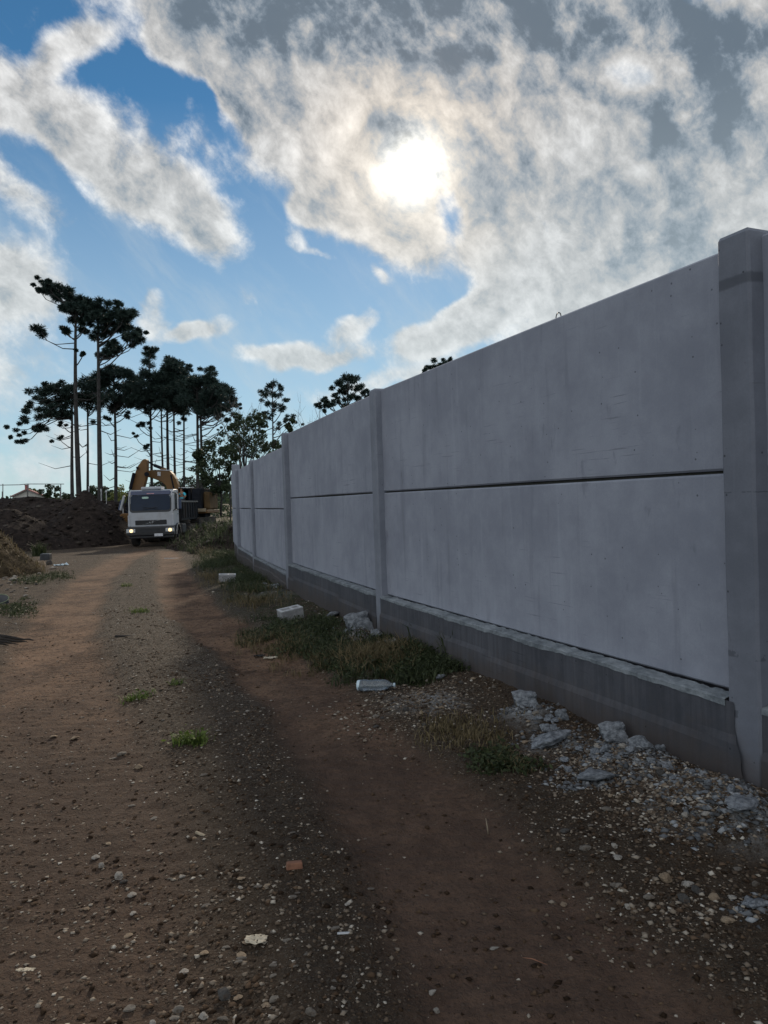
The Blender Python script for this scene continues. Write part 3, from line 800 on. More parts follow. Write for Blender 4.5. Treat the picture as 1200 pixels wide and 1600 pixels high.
# the mass of alike stones, largest first; each is an object of its own
def in_world(px, py): g_ = ground_at(px, py); return g_.x, g_.y
cnt = 0
G1 = 'loose flat stones on the track'
while cnt < 120:
    py = 900 + 690*random.random()**.8
    px = random.gauss(230 + (py-900)*.22, 95 + (py-900)*.14)
    if not (3 < px < 900): continue
    Y = ground_at(px, py).y
    wd = max(4.5, random.uniform(.022, .055)*FPX/Y)
    key = random.choice(['stone','stone','pale','warm','stone']); g_ = ground_at(px, py)
    a_, b_ = dist_poly(np.array([g_.x]), np.array([g_.y]), RRUT)[0], dist_poly(np.array([g_.x]), np.array([g_.y]), LRUT)[0]
    wh = 'in the right wheel rut' if a_ < .35 else 'in the left wheel rut' if b_ < .45 else 'on the gravel strip between the ruts' if a_+b_ < 2.4 else 'outside the wheel ruts'
    nr = 'near the camera' if Y < 3.2 else 'a few steps ahead' if Y < 6 else 'far up the track'
    stone(px, py, wd, key, random.choice([0,2,2,3]), label=f"small {dict(stone='grey', pale='whitish', warm='tan')[key]} flat stone {wh}, {nr}", group=G1, zs=.45, sink=.15, ar=random.uniform(.6,1)); cnt += 1
G2 = 'stones of the rubble strip along the wall'
cnt = 0
while cnt < 95:
    c_ = random.choice([(640,1105,75,28,5),(700,1085,60,16,4),(850,1150,60,22,3),(940,1185,80,24,3),(1010,1225,110,28,3),(1110,1270,80,30,3),(1080,1400,110,40,3),(940,1330,90,60,2),(560,1000,38,12,2),(520,965,40,10,2),(410,925,30,10,2)])
    px = random.gauss(c_[0], c_[2]*.55); py = random.gauss(c_[1], c_[3]*.6)
    if px > 1198: continue
    Y = ground_at(px, py).y; wd = max(4.5, random.uniform(.03, .075)*FPX/Y)
    g_ = ground_at(px, py)
    if dist_poly(np.array([g_.x]), np.array([g_.y]), WV)[0] < .1: continue
    key = random.choice(['stone','pale','stone','warm','dark'])
    wh = 'between the weeds and the dry grass' if 560 < px < 780 and py < 1140 else 'by the third post' if px < 480 else 'by the second post' if px < 600 else 'among the concrete lumps' if py < 1290 else 'in the soil at the lower right'
    stone(px, py, wd, key, label=f"loose {dict(stone='grey', pale='whitish', warm='tan', dark='dark')[key]} stone {wh} along the wall", group=G2, zs=.8, sink=.2); cnt += 1
G3 = 'stones of the rubble at the left verge'
for k in range(60):
    px = random.uniform(-5, 62); py = random.gauss(905, 14)
    stone(px, py, random.uniform(5, 11), random.choice(['stone','pale','stone','warm','dark']), label='broken stone in the rubble under the soil heap', group=G3, zs=.9, sink=.2)
# lumps of spilled concrete
CONC = [
 (820,1117,60,1,.62,'long bluish lump of spilled concrete by the foundation, above the dry grass'),
 (878,1137,28,1,1.0,'small upright concrete lump between the long lump and the wall'),
 (868,1150,20,0,.7,'round pale concrete crumb below the small upright lump'),
 (865,1172,86,3,.42,'flat crust of spilled concrete left of the larger lumps'),
 (958,1170,62,1,.80,'large pointed concrete lump against the beam at the right'),
 (950,1193,30,3,.85,'rounded concrete lump right below the pointed one'),
 (1003,1195,46,0,.75,'dirty concrete lump right of the pointed one'),
 (1040,1188,44,3,.75,'concrete lump nearest the beam at the right, beside the dirty one'),
 (888,1205,18,1,.8,'small bright white concrete bit on the soil below the flat crust'),
 (935,1222,80,2,.40,'thin grey concrete crust below the concrete lumps'),
 (1165,1302,74,2,.34,'smooth concrete slab of spill at the foot of the near post'),
 (1182,1416,46,3,.45,'bluish concrete lump cut by the right edge near the bottom'),
 (560,991,60,1,.85,'heap of crumbled bluish concrete beside the second post'),
 (590,1000,26,0,.8,'small concrete crumb at the base of the second post'),
 (522,966,30,2,.6,'pale concrete scrap in the weeds behind the bluish heap'),
 (425,925,40,1,.35,'pale crusty concrete scrap between the weeds and the third post'),
 (413,918,12,3,1.2,'small white concrete bit standing near the third post'),
 (690,1066,22,2,.7,'concrete scrap where the weeds meet the beam'),
]
for px, py, wd, v, zs, lab in CONC:
    stone(px, py, wd, 'conc', v, name='concrete_lump', label=lab, cat='concrete lump', zs=zs, sink=.10, ar=.8)

# smaller broken pieces lying between the big lumps
for k in range(64):
    cx, cy, sx, sy = random.choice([(850,1140,30,10),(900,1185,50,16),(960,1195,46,12),(1015,1210,46,12),(1080,1235,46,16),(1140,1275,46,20),(1160,1310,30,14),(575,995,22,8)])
    px, py = random.gauss(cx, sx*.7), random.gauss(cy, sy*.7)
    g_ = ground_at(px, py)
    if px > 1195 or dist_poly(np.array([g_.x]), np.array([g_.y]), WV)[0] < .07: continue
    wh = 'by the second post' if px < 700 else 'above the flat crust' if px < 880 and py < 1165 else 'among the larger lumps' if px < 1045 else 'in the spill at the foot of the near post'
    stone(px, py, random.uniform(9, 24), 'conc', name='concrete_fragment', label=f'small broken concrete fragment {wh}', cat='concrete fragment', group='broken concrete fragments at the foot of the wall', zs=random.uniform(.5, .9), sink=.22, ar=random.uniform(.6, 1), rz=random.uniform(0, 6))

# gravel: nobody could count it
def gravel(name, pts, smin, smax, seed=1):
    r_ = np.random.RandomState(seed); n = len(pts)
    base = np.array([(1,0,0),(0,1,0),(-1,0,0),(0,-1,0),(0,0,.7),(0,0,-.7)], float)
    Fb = np.array([(0,1,4),(1,2,4),(2,3,4),(3,0,4),(1,0,5),(2,1,5),(3,2,5),(0,3,5)])
    V = base[None]*r_.uniform(.6, 1.3, (n, 6, 1)) + r_.normal(0, .16, (n, 6, 3))
    s_ = smin + (smax-smin)*r_.rand(n)**3
    V *= s_[:, None, None]; V[:, :, 2] *= r_.uniform(.35, .9, (n, 1))
    a = r_.rand(n)*6.28; c, s2 = np.cos(a)[:, None], np.sin(a)[:, None]
    x = V[:, :, 0]*c - V[:, :, 1]*s2; y = V[:, :, 0]*s2 + V[:, :, 1]*c
    V[:, :, 0] = x + pts[:, 0, None]; V[:, :, 1] = y + pts[:, 1, None]
    V[:, :, 2] += full_z(pts[:, 0], pts[:, 1])[:, None] + s_[:, None]*.15
    F_ = (Fb[None] + 6*np.arange(n)[:, None, None]).reshape(-1, 3)
    tone = np.repeat(r_.rand(n)**1.2, 6)
    return tag(np_mesh(name, V.reshape(-1, 3), F_, M['gravel'], attr={'tone': tone}), kind='stuff')
def scatter(n, x0, x1, y0, y1, dens, seed, ypow=1.6):
    r_ = np.random.RandomState(seed); x = r_.uniform(x0, x1, n); u = r_.rand(n)
    y = y0*(y1/y0)**(u**1.0)           # more, smaller in view, close by
    x = x*(.35 + .65*(y/y1))*1.0
    keep = r_.rand(n) < dens(x, y); return np.stack([x[keep], y[keep]], 1)
def dens_track(x, y):
    rut, dr, dl, dw = ground_masks(x, y)
    btw = 1 - smooth((dr+dl-2.4)/1.2)
    d_ = (1-rut)*(.25 + .75*btw + .5*(1-smooth((dw-.2)/1.6))) + .05
    return np.clip(d_*(.5+1.6*(fbm2(x*1.7, y*1.7, 3, 200)+.25)), 0, 1)
gravel('gravel', scatter(130000, -9, 7, 1.3, 12, dens_track, 3), .0025, .014, 4)
M['soil_crumbs'], t = mat('soil_crumbs'); r = t.n('ShaderNodeAttribute', attribute_name='tone').outputs['Fac']
finish(t, t.ramp(r, [(0, (.022, .014, .009)), (.5, (.062, .040, .026)), (1, (.135, .092, .062))]), .95, spec=.1)
M['gravel_b'] = M['gravel']; M['gravel'] = M['soil_crumbs']
gravel('soil_crumbs', scatter(75000, -9, 6, 1.3, 14, lambda x, y: np.clip(.35+2.2*fbm2(x*2.3, y*2.3, 3, 260), .04, 1)*(1-.7*ground_masks(x, y)[0]), 33), .003, .019, 34)
M['gravel'] = M['gravel_b']
gravel('track_gravel', scatter(14000, -16, 6, 6, 32, dens_track, 5), .006, .030, 6)
# gravel heap under the bottle and by the near post
r_ = np.random.RandomState(8); P_ = []
for px, py, sx, sy, n_ in [(640,1108,60,22,2600),(1095,1262,75,26,3800),(700,1085,40,12,500),(900,1185,60,22,1200),(1000,1215,70,20,1500),(560,995,26,9,500),(1060,1400,90,40,800),(520,962,30,8,300)]:
    g_ = ground_at(px, py); k = g_.y/FPX
    P_.append(np.stack(ground_pts(px + r_.normal(0, 1, n_)*sx, py + r_.normal(0, 1, n_)*sy), 1))
P_ = np.concatenate(P_); P_ = P_[(P_[:, 1] > 1.2)]
gravel('spilled_gravel', P_, .005, .019, 9)
P_ = []
for px, py, sx, sy, n_ in [(820,1122,30,7,260),(872,1160,36,12,420),(950,1185,56,14,600),(1010,1205,60,14,600),(930,1225,46,9,380),(1150,1290,60,22,800),(1090,1250,60,20,500),(560,996,30,7,500),(1180,1415,30,12,120),(425,926,24,5,250)]:
    P_.append(np.stack(ground_pts(px + r_.normal(0, .8, n_)*sx, py + r_.normal(0, .8, n_)*sy), 1))
m, t = mat('concrete_crumbs'); r = t.n('ShaderNodeAttribute', attribute_name='tone').outputs['Fac']
finish(t, t.ramp(r, [(0, (.06, .062, .066)), (.6, (.14, .148, .16)), (1, (.30, .315, .335))]), .95, spec=.2); M['gravel_b'] = M['gravel']; M['gravel'] = m
gravel('concrete_crumbs', np.concatenate(P_), .004, .026, 10); M['gravel'] = M['gravel_b']
# clods and stones showing on the tipped earth
def bank_stones(name, tops, n, s0, s1, x0, x1, y0, y1, seed, mat_, parent=None):
    r_ = np.random.RandomState(seed); V = []; F_ = []; T = []
    me = SM['stone'][1]; bv = np.array([v.co[:] for v in stone_mesh('clod', seed, sub=1, mat_=mat_).vertices]); bf = None
    bm = bmesh.new(); bmesh.ops.create_icosphere(bm, subdivisions=1, radius=1); bf = np.array([[v.index for v in f.verts] for f in bm.faces]); bm.free()
    for _ in range(n):
        x, y = r_.uniform(x0, x1), r_.uniform(y0, y1); z = None
        for t_ in tops:
            zz = t_(x, y)
            if zz is not None and zz > base_z(x, y)+.12: z = zz if z is None else max(z, zz)
        if z is None: continue
        s_ = s0 + (s1-s0)*r_.rand()**3; a = r_.rand()*6.28
        v = bv*s_*np.array([1.1, 1, .9]); v = np.stack([v[:,0]*cos(a)-v[:,1]*sin(a), v[:,0]*sin(a)+v[:,1]*cos(a), v[:,2]], 1) + (x, y, z)
        F_.append(bf + len(bv)*len(V)); V.append(v); T.append(np.full(len(bv), r_.rand()))
    return tag(np_mesh(name, np.concatenate(V), np.concatenate(F_), mat_, attr={'tone': np.concatenate(T)}), kind='stuff')
m, t = mat('earth_clods'); r = t.n('ShaderNodeAttribute', attribute_name='tone').outputs['Fac']
finish(t, t.ramp(r, [(0, (.010, .008, .007)), (.6, (.032, .025, .021)), (.88, (.065, .056, .048)), (1, (.15, .135, .12))]), .95, spec=.15); M['clods'] = m
M['clod_dry'] = simple('dry_clods', (.085, .063, .039), .95, .5, 2, spec=.15)
bank_stones('bank_clods', [top_bank, top_mound, top_ledge], 6500, .03, .24, -45, -9, 34, 47, 21, M['clods'])
bank_stones('heap_clods', [top_heap], 5000, .02, .10, -16.5, -8.5, 18, 24, 22, M['clod_dry'])
bank_stones('berm_clods', [top_berm], 1500, .04, .22, -13, -5, 28, 39, 23, M['clods'])

# ------------------------------------------------------------------ grass and weeds
def blades(name, P, h, wdt, lean, mat_, seed, per=1, kind='stuff', spread=.0, parent=None, zfun=None, leafy=0.0):
    """bent grass blades (two quads each) and small leaves at the points P (n,2); h per point"""
    r_ = np.random.RandomState(seed); n = len(P)*per
    P = np.repeat(P, per, 0) + r_.normal(0, 1, (n, 2))*spread; h = np.repeat(h, per)*r_.uniform(.45, 1.15, n)
    z = full_z(P[:, 0], P[:, 1]) if zfun is None else np.array([zfun(a, b) for a, b in P])
    a = r_.rand(n)*6.28; l = lean*r_.uniform(.2, 1.2, n)*h; dx, dy = np.cos(a)*l, np.sin(a)*l
    b = a + 1.57 + r_.normal(0, .5, n); wx, wy = np.cos(b)*wdt/2*r_.uniform(.6, 1.4, n), np.sin(b)*wdt/2
    V = np.zeros((n, 5, 3))
    V[:, 0] = np.stack([P[:,0]-wx, P[:,1]-wy, z-.01], 1); V[:, 1] = np.stack([P[:,0]+wx, P[:,1]+wy, z-.01], 1)
    V[:, 2] = np.stack([P[:,0]+dx*.35+wx*.9, P[:,1]+dy*.35+wy*.9, z+h*.62], 1); V[:, 3] = np.stack([P[:,0]+dx*.35-wx*.9, P[:,1]+dy*.35-wy*.9, z+h*.62], 1)
    V[:, 4] = np.stack([P[:,0]+dx, P[:,1]+dy, z+h*r_.uniform(.75, 1.0, n)], 1)
    i = 5*np.arange(n)[:, None]
    F_ = np.concatenate([i+np.array([[0,1,2]]), i+np.array([[0,2,3]]), i+np.array([[3,2,4]])])
    T = np.repeat(r_.rand(n), 5); VV = [V.reshape(-1, 3)]; FF = [F_]; TT = [T]; off = n*5
    if leafy > 0:
        m_ = int(n*leafy); k = r_.randint(0, n, m_); hh = h[k]*r_.rand(m_)
        c = np.stack([P[k,0]+dx[k]*.4+r_.normal(0,.03,m_), P[k,1]+dy[k]*.4+r_.normal(0,.03,m_), z[k]+hh], 1)
        s_ = r_.uniform(.007, .018, m_)[:, None]
        e1 = r_.normal(size=(m_, 3)); e1[:, 2] *= .35; e1 /= np.linalg.norm(e1, axis=1, keepdims=True)
        e2 = np.cross(e1, r_.normal(size=(m_, 3))); e2 /= np.linalg.norm(e2, axis=1, keepdims=True)
        L = np.stack([c-e1*s_*1.4, c+e2*s_*.7, c+e1*s_*1.4, c-e2*s_*.7], 1)
        j = off + 4*np.arange(m_)[:, None]
        VV.append(L.reshape(-1, 3)); FF += [j+np.array([[0,1,2]]), j+np.array([[0,2,3]])]; TT.append(np.repeat(r_.rand(m_), 4))
    return tag(np_mesh(name, np.concatenate(VV), np.concatenate(FF), mat_, parent, attr={'tone': np.concatenate(TT)}), kind=kind)
def patch(px, py, sx, sy, n, h, seed):
    r_ = np.random.RandomState(seed); g_ = ground_at(px, py); k = g_.y/FPX
    x, y = ground_pts(px + np.clip(r_.normal(0, .5, n), -1, 1)*sx, np.clip(py + np.clip(r_.normal(0, .5, n), -1, 1)*sy, 826, 1590))
    keep = (dist_poly(x, y, WV) > .06)
    # keep to the track side of the wall
    side = np.ones(n, bool)
    for i_, (a, b) in enumerate(zip(WALL[:-1], WALL[1:])):
        m_ = (y >= a[1]) & (y < b[1]); xw = a[0] + (y-a[1])/(b[1]-a[1])*(b[0]-a[0]); side &= ~(m_ & (x > xw-.05))
    clump = fbm2(x*2.2, y*2.2, 3, 210) > -.10
    keep &= side & clump
    return np.stack([x[keep], y[keep]], 1), np.full(keep.sum(), h)
PT = [(330,852,30,18,2200,.42),(350,868,34,20,2200,.30),(325,880,24,16,900,.18),(385,903,40,18,2000,.20),(400,925,40,14,1000,.16),(440,985,62,20,1500,.11),
      (480,1000,56,20,1000,.10),(530,1020,66,22,1500,.12),(585,1042,66,24,1600,.13),(645,1045,54,26,1900,.15),(600,1020,40,18,600,.12),(665,1026,30,14,700,.2),(505,980,26,10,400,.12),(345,832,20,8,700,.5),(700,1052,26,8,300,.15)]
Ps = [patch(*p, seed=300+i) for i, p in enumerate(PT)]
blades('verge_weeds', np.concatenate([p[0] for p in Ps]), np.concatenate([p[1] for p in Ps])*.8, .007, 1.2, M['weed'], 31, per=2, spread=.03, leafy=.55)
PT2 = [(740,1150,76,28,330,.06),(700,1140,50,20,170,.05),(800,1190,40,16,300,.05),(430,1000,60,16,900,.10),(330,905,26,12,400,.14),(590,1035,60,22,1100,.18),(400,935,50,18,600,.16),(320,858,18,12,700,.42),(490,1030,60,16,700,.08)]
Ps = [patch(*p, seed=400+i) for i, p in enumerate(PT2)]
blades('dry_verge_grass', np.concatenate([p[0] for p in Ps]), np.concatenate([p[1] for p in Ps]), .006, 1.1, M['dry'], 32, per=2, spread=.03)
Ps = [patch(790,1190,56,17,420,.045,5), patch(22,950,36,14,500,.07,6), patch(90,900,26,8,300,.10,7), patch(50,905,30,8,300,.10,8), patch(20,885,26,12,300,.10,9)]
blades('low_green_weeds', np.concatenate([p[0] for p in Ps]), np.concatenate([p[1] for p in Ps]), .007, 1.0, M['weed'], 33, per=2, spread=.02, leafy=1.5)
# weeds and roots on the berm
pb = []
r_ = np.random.RandomState(44)
for _ in range(9000):
    x, y = r_.uniform(-12.5, -5.4), r_.uniform(28.5, 37.5)
    if top_berm(x, y) is not None and r_.rand() < .14+.35*(x > -9.4): pb.append((x, y))
pb = np.array(pb)
blades('berm_weeds', pb, np.full(len(pb), .36), .020, .9, M['weed'], 45, spread=.0, zfun=lambda a, b: (top_berm(a, b) or 0), leafy=1.6)
pb = []
for _ in range(9000):
    x, y = r_.uniform(-16, -8.6), r_.uniform(18, 24)
    if top_heap(x, y) is not None and r_.rand() < .5: pb.append((x, y))
pb = np.array(pb)
blades('heap_dry_grass', pb, np.full(len(pb), .20), .012, 1.3, M['dry'], 46, zfun=lambda a, b: (top_heap(a, b) or 0))
# single tufts on the gravel strip between the ruts
TUFT = [(298,1162,40,.085,150,'bright green grass tuft, nearest one on the gravel strip between the ruts'),
        (212,1094,34,.06,90,'dull green grass tuft, second from the camera on the gravel strip'),
        (275,1072,14,.06,40,'small bright grass sprig right of the second tuft'),
        (216,956,26,.06,90,'grass tuft with dry yellow top far up the gravel strip'),
        (197,917,14,.09,60,'small green tuft farthest up the track')]
for i, (px, py, wpx, h, n_, lab) in enumerate(TUFT):
    g_ = ground_at(px, py); r_ = np.random.RandomState(500+i); s_ = wpx/FPX*g_.y*.32
    Pq = np.stack([g_.x+r_.normal(0, s_, n_), g_.y+r_.normal(0, s_*.8, n_)], 1)
    o = blades('grass_tuft', Pq, np.full(n_, h*(1.5 if i == 3 else 1)), .0075, 1.3, M['fresh'], 600+i, kind=None, leafy=.5)
    tag(o, lab, 'grass')
g_ = ground_at(62, 868); r_ = np.random.RandomState(77); n_ = 260
o = blades('weed_plant', np.stack([g_.x+r_.normal(0,.13,n_), g_.y+r_.normal(0,.12,n_)], 1), np.full(n_, .62), .02, .6, M['weed'], 78, kind=None, leafy=3.5)
tag(o, 'leafy green weed growing behind the tan boulder at the foot of the soil heap', 'weed')
for i, (px, py) in enumerate([(655,1018),(700,1040)]):
    g_ = ground_at(px, py); n_ = 22; r_ = np.random.RandomState(80+i)
    o = blades('tall_weed', np.stack([g_.x+r_.normal(0,.03,n_), g_.y+r_.normal(0,.03,n_)], 1), np.full(n_, .36), .012, .7, M['weed'], 88+i, kind=None, leafy=1.2)
    tag(o, ['spiky weed standing against the beam just right of the second post', 'thin weed leaning on the beam right of the spiky one'][i], 'weed')

# ------------------------------------------------------------------ litter and bits
M['plastic_clear'] = simple('dull_clear_plastic', (.34, .39, .44), .16, .15, 20, spec=.8, **{'Transmission Weight': .72, 'Alpha': 1.0})
M['white_block'] = make_concrete('white_block_face', (.26, .26, .27), (.42, .42, .43), .2, streak=False, pores=True, scale=6, splash=0)
M['white_plastic'] = simple('white_plastic', (.48, .49, .51), .55, .2, 10)
M['paper'] = simple('buff_paper', (.50, .44, .34), .8, .25, 25)
M['brick_red'] = simple('broken_brick', (.22, .105, .065), .9, .3, 14)
M['wood'] = simple('weathered_wood', (.30, .25, .18), .85, .3, 20)
M['wood_dark'] = simple('dark_damp_wood', (.016, .014, .013), .9, .4, 8)
M['dark_plastic'] = simple('dark_plastic', (.03, .033, .04), .4, .3, 5)
M['bag_blue'] = simple('pale_blue_film', (.50, .62, .70), .35, .2, 12)
# bottle lying on its side
def bottle():
    g_ = ground_at(589, 1079); a = Vector((g_.x-.155, g_.y+.05, gz(g_.x-.12, g_.y+.03)+.055)); b = Vector((g_.x+.145, g_.y-.045, gz(g_.x+.1, g_.y-.03)+.05))
    e = empty('plastic_bottle', (g_.x, g_.y, gz(g_.x, g_.y)), label='crumpled clear plastic bottle lying beside the weeds by the wall', cat='bottle')
    m_ = MB(); T_ = [0,.02,.05,.10,.22,.3,.34,.38,.5,.62,.70,.76,.84,.90,.95,1]; Rr = [.030,.047,.050,.051,.051,.044,.050,.046,.051,.048,.051,.046,.036,.022,.0155,.0155]
    vs = []; fs = []; ax = (b-a); t = ax.normalized(); u = t.orthogonal().normalized(); v = t.cross(u); n_ = 18
    for i, (q, r) in enumerate(zip(T_, Rr)):
        for k in range(n_):
            an = 2*pi*k/n_; rr = r*(1 + .10*float(fbm2(np.array(q*9), np.array(an*1.2), 2, 230)) + (.05 if k % 3 == 0 else 0)*(i in (3,4,8,9)))
            vs.append(a + ax*q + (u*cos(an)+v*sin(an)*.86)*rr)
    for i in range(len(T_)-1):
        for k in range(n_): fs.append((i*n_+k, i*n_+(k+1) % n_, (i+1)*n_+(k+1) % n_, (i+1)*n_+k))
    fs += [tuple(range(n_-1, -1, -1)), tuple(range((len(T_)-1)*n_, len(T_)*n_))]
    m_.add(vs, fs); world_child(m_.build('bottle_body', M['plastic_clear'], smooth_=True), e)
    c_ = MB(); c_.cyl(a - t*.008, a + t*.020, .046, 18); world_child(c_.build('bottle_base', M['bag_blue'], bevel=.004), e)
    n2 = MB(); n2.cyl(b + t*.001, b + t*.012, .017, 14); world_child(n2.build('neck_ring', M['bag_blue']), e)
bottle()
# hollow white blocks with a recess in the top
def block(px, py, wpx, rz, lab, tilt=(0, 0)):
    g_ = ground_at(px, py); k = g_.y/FPX; w_ = wpx*k; d_, h_ = w_*.62, w_*.52
    e = empty('white_block', (g_.x, g_.y, gz(g_.x, g_.y)-.01), label=lab, cat='block'); e.rotation_euler = (tilt[0], tilt[1], rz)
    m_ = MB(); t = .035
    for c, s_ in (((0,0,h_*.45),(w_,d_,h_*.9)),): m_.box(c, s_)
    o = m_.build('block_body', M['white_block'], e, bevel=.008)
    r2 = MB()
    r2.box((0, d_/2-t/2, h_*.95), (w_, t, h_*.1-.002)); r2.box((0, -d_/2+t/2, h_*.95), (w_, t, h_*.1-.002))
    r2.box((-w_/2+t/2, 0, h_*.95), (t, d_-2*t-.002, h_*.1-.002)); r2.box((w_/2-t/2, 0, h_*.95), (t, d_-2*t-.002, h_*.1-.002)); r2.box((.02, 0, h_*.95), (t, d_-2*t-.002, h_*.1-.002))
    r2.build('block_rim', M['white_plastic'], e, bevel=.004)
block(455, 966, 36, .5, 'white block with a rimmed top lying in the weeds before the third post', (.06, -.12))
block(355, 908, 26, .2, 'smaller white block almost hidden in the weeds farther along the wall', (.03, .05))
# crumpled sheets
def crumple(name, px, py, wpx, mat_, lab, cat, seed, asp=.6, hh=.3):
    g_ = ground_at(px, py); s_ = wpx/FPX*g_.y/2; n = 12; X, Y = np.meshgrid(np.linspace(-1,1,n), np.linspace(-1,1,n)); r_ = np.random.RandomState(seed)
    Z = (np.abs(fbm2(X*1.6+seed, Y*1.6, 3, 240))*2.2*hh); X2 = X*(1-.25*r_.rand(n, n)*np.abs(Y)) + .25*fbm2(Y*2+seed, X*2, 2, 241); Y2 = Y*asp*(1-.3*np.abs(X)) + .3*fbm2(X*2, Y*2+seed, 2, 242)
    idx = np.arange(n*n).reshape(n, n); F_ = np.stack([idx[:-1,:-1], idx[:-1,1:], idx[1:,1:], idx[1:,:-1]], -1).reshape(-1, 4)
    keep = r_.rand(len(F_)) < .88
    o = np_mesh(name, np.stack([X2*s_, Y2*s_, Z*s_], -1).reshape(-1, 3), F_[keep], mat_); o.location = (g_.x, g_.y, gz(g_.x, g_.y)+.012)
    md = o.modifiers.new('thickness', 'SOLIDIFY'); md.thickness = .0015
    return tag(o, lab, cat)
crumple('crumpled_wrapper', 400, 1468, 36, M['paper'], 'crumpled cream wrapper with torn edges in the near gravel', 'wrapper', 3, .75, .35)
crumple('torn_paper', 423, 1021, 22, M['paper'], 'torn buff paper scrap on the dark soil beside the weeds', 'paper', 5, .7, .3)
crumple('paper_shard', 40, 1508, 30, M['paper'], 'pale pointed scrap on the left rut at the bottom left', 'scrap', 8, .35, .15)
crumple('plastic_bag', 96, 883, 22, M['bag_blue'], 'pale blue crumpled plastic bag beyond the boulders at the left verge', 'bag', 9, .6, .55)
crumple('dead_leaf', 405, 1019, 18, M['wood_dark'], 'dark crumpled leaf left of the torn buff paper', 'leaf', 12, .6, .4)
def chunk(name, px, py, lx, ly, lz, rz, mat_, lab, cat, bev=.006, dz=0, rx=0):
    g_ = ground_at(px, py); m_ = MB(); m_.box((0,0,0), (lx, ly, lz), taper=(.92, .85)); o = m_.build(name, mat_, bevel=bev)
    o.location = (g_.x, g_.y, gz(g_.x, g_.y)+lz*.4+dz); o.rotation_euler = (rx, .05, rz); return tag(o, lab, cat)
chunk('wood_chip', 313, 1301, .070, .016, .010, -.6, M['wood'], 'pale splinter of wood on the gravel strip in the foreground', 'wood chip', .003)
chunk('brick_piece', 460, 1354, .075, .035, .030, .25, M['brick_red'], 'broken piece of reddish brick on the right of the gravel strip', 'brick', .006)
chunk('dark_stick', 193, 996, .22, .03, .025, .03, M['wood_dark'], 'short dark bar lying across the gravel strip', 'stick', .005)
chunk('pale_strip', 268, 871, .55, .05, .02, .35, M['white_plastic'], 'thin white strip lying across the track before the truck', 'strip', .003)
chunk('beam_scrap', 541, 937, .12, .03, .03, -.4, M['white_plastic'], 'small white scrap stuck on the foundation beam before the second post', 'scrap', .004, dz=.28)
chunk('white_chip', 537, 1457, .05, .010, .006, .1, M['white_plastic'], 'thin white sliver in the gravel right of the crumpled wrapper', 'sliver', .002)
chunk('white_scrap', 335, 812, .5, .12, .05, .1, M['white_plastic'], 'white scrap on the ground beyond the brush berm', 'scrap', .01, dz=.6)
chunk('dark_crate', 72, 875, .36, .40, .28, .2, M['dark_plastic'], 'dark blue grey crate standing behind the boulders at the left verge', 'crate', .02)
# twig and wire
def curve_thing(name, pts, rad, mat_, lab, cat):
    m_ = MB(); m_.tube(pts, rad, 6); return tag(m_.build(name, mat_, smooth_=True), lab, cat)
g_ = ground_at(762, 1282); z_ = gz(g_.x, g_.y)
curve_thing('twig', [g_ + Vector((0,0,z_)), g_ + Vector((-.003,.0,z_+.035)), g_ + Vector((-.008,.01,z_+.075))], [.004,.003,.0015], M['wood'], 'short upright twig stuck in the reddish soil', 'twig')
g_ = ground_at(840, 1478); z_ = gz(g_.x, g_.y)+.012
curve_thing('root_strand', [Vector((g_.x-.05, g_.y+.03, z_)), Vector((g_.x-.02, g_.y+.01, z_+.008)), Vector((g_.x+.03, g_.y-.02, z_+.003))], [.0015,.002,.001], M['brick_red'], 'thin reddish root strand on the bare soil at the bottom right', 'root')
# half buried tub at the left edge
g_ = ground_at(4, 944); e = empty('plastic_tub', (g_.x-.05, g_.y, gz(g_.x, g_.y)), label='half buried dark tub with a pale green rim at the left edge', cat='tub')
m_ = MB(); pts = []
n_ = 20
vs = []; fs = []
for i in range(n_):
    a = 2*pi*i/n_
    for r, z in ((.17,-.12),(.21,.13),(.19,.13),(.15,-.10)): vs.append(Vector((r*cos(a)*1.2, r*sin(a), z)))
for i in range(n_):
    j = (i+1) % n_
    for k in range(3): fs.append((i*4+k, j*4+k, j*4+k+1, i*4+k+1))
fs.append(tuple(i*4+3 for i in range(n_)))
m_.add(vs, fs); m_.build('tub_body', M['dark_plastic'], e, smooth_=True); e.scale = (.7,.7,.7)
m_ = MB(); m_.tube([Vector((.205*cos(a)*1.2, .205*sin(a), .135)) for a in np.linspace(0, 2*pi, 24)], .012, 6); m_.build('tub_rim', simple('pale_green_plastic', (.16,.19,.12), .8), e, smooth_=True)
e.rotation_euler = (.5, .1, 0)
# dark sticky mud ridges pressed up at the left verge
g_ = ground_at(2, 1000); m_ = MB(); r_ = np.random.RandomState(4)
for k in range(5):
    pts = []
    for q in np.linspace(-1, 1, 14):
        x = g_.x - .30 + q*.48 + .02*k; y = g_.y - .36 + .17*k + .03*sin(q*5+k)
        pts.append(Vector((x, y, gz(x, y) + .004)))
    m_.tube(pts, [.030*(1-abs(q)**3)*(.8+.4*r_.rand())+.004 for q in np.linspace(-1, 1, 14)], 7)
M['mud'] = simple('dark_wet_mud', (.016, .012, .009), .75, .4, 12)
tag(m_.build('mud_ridges', M['mud']), kind='stuff')

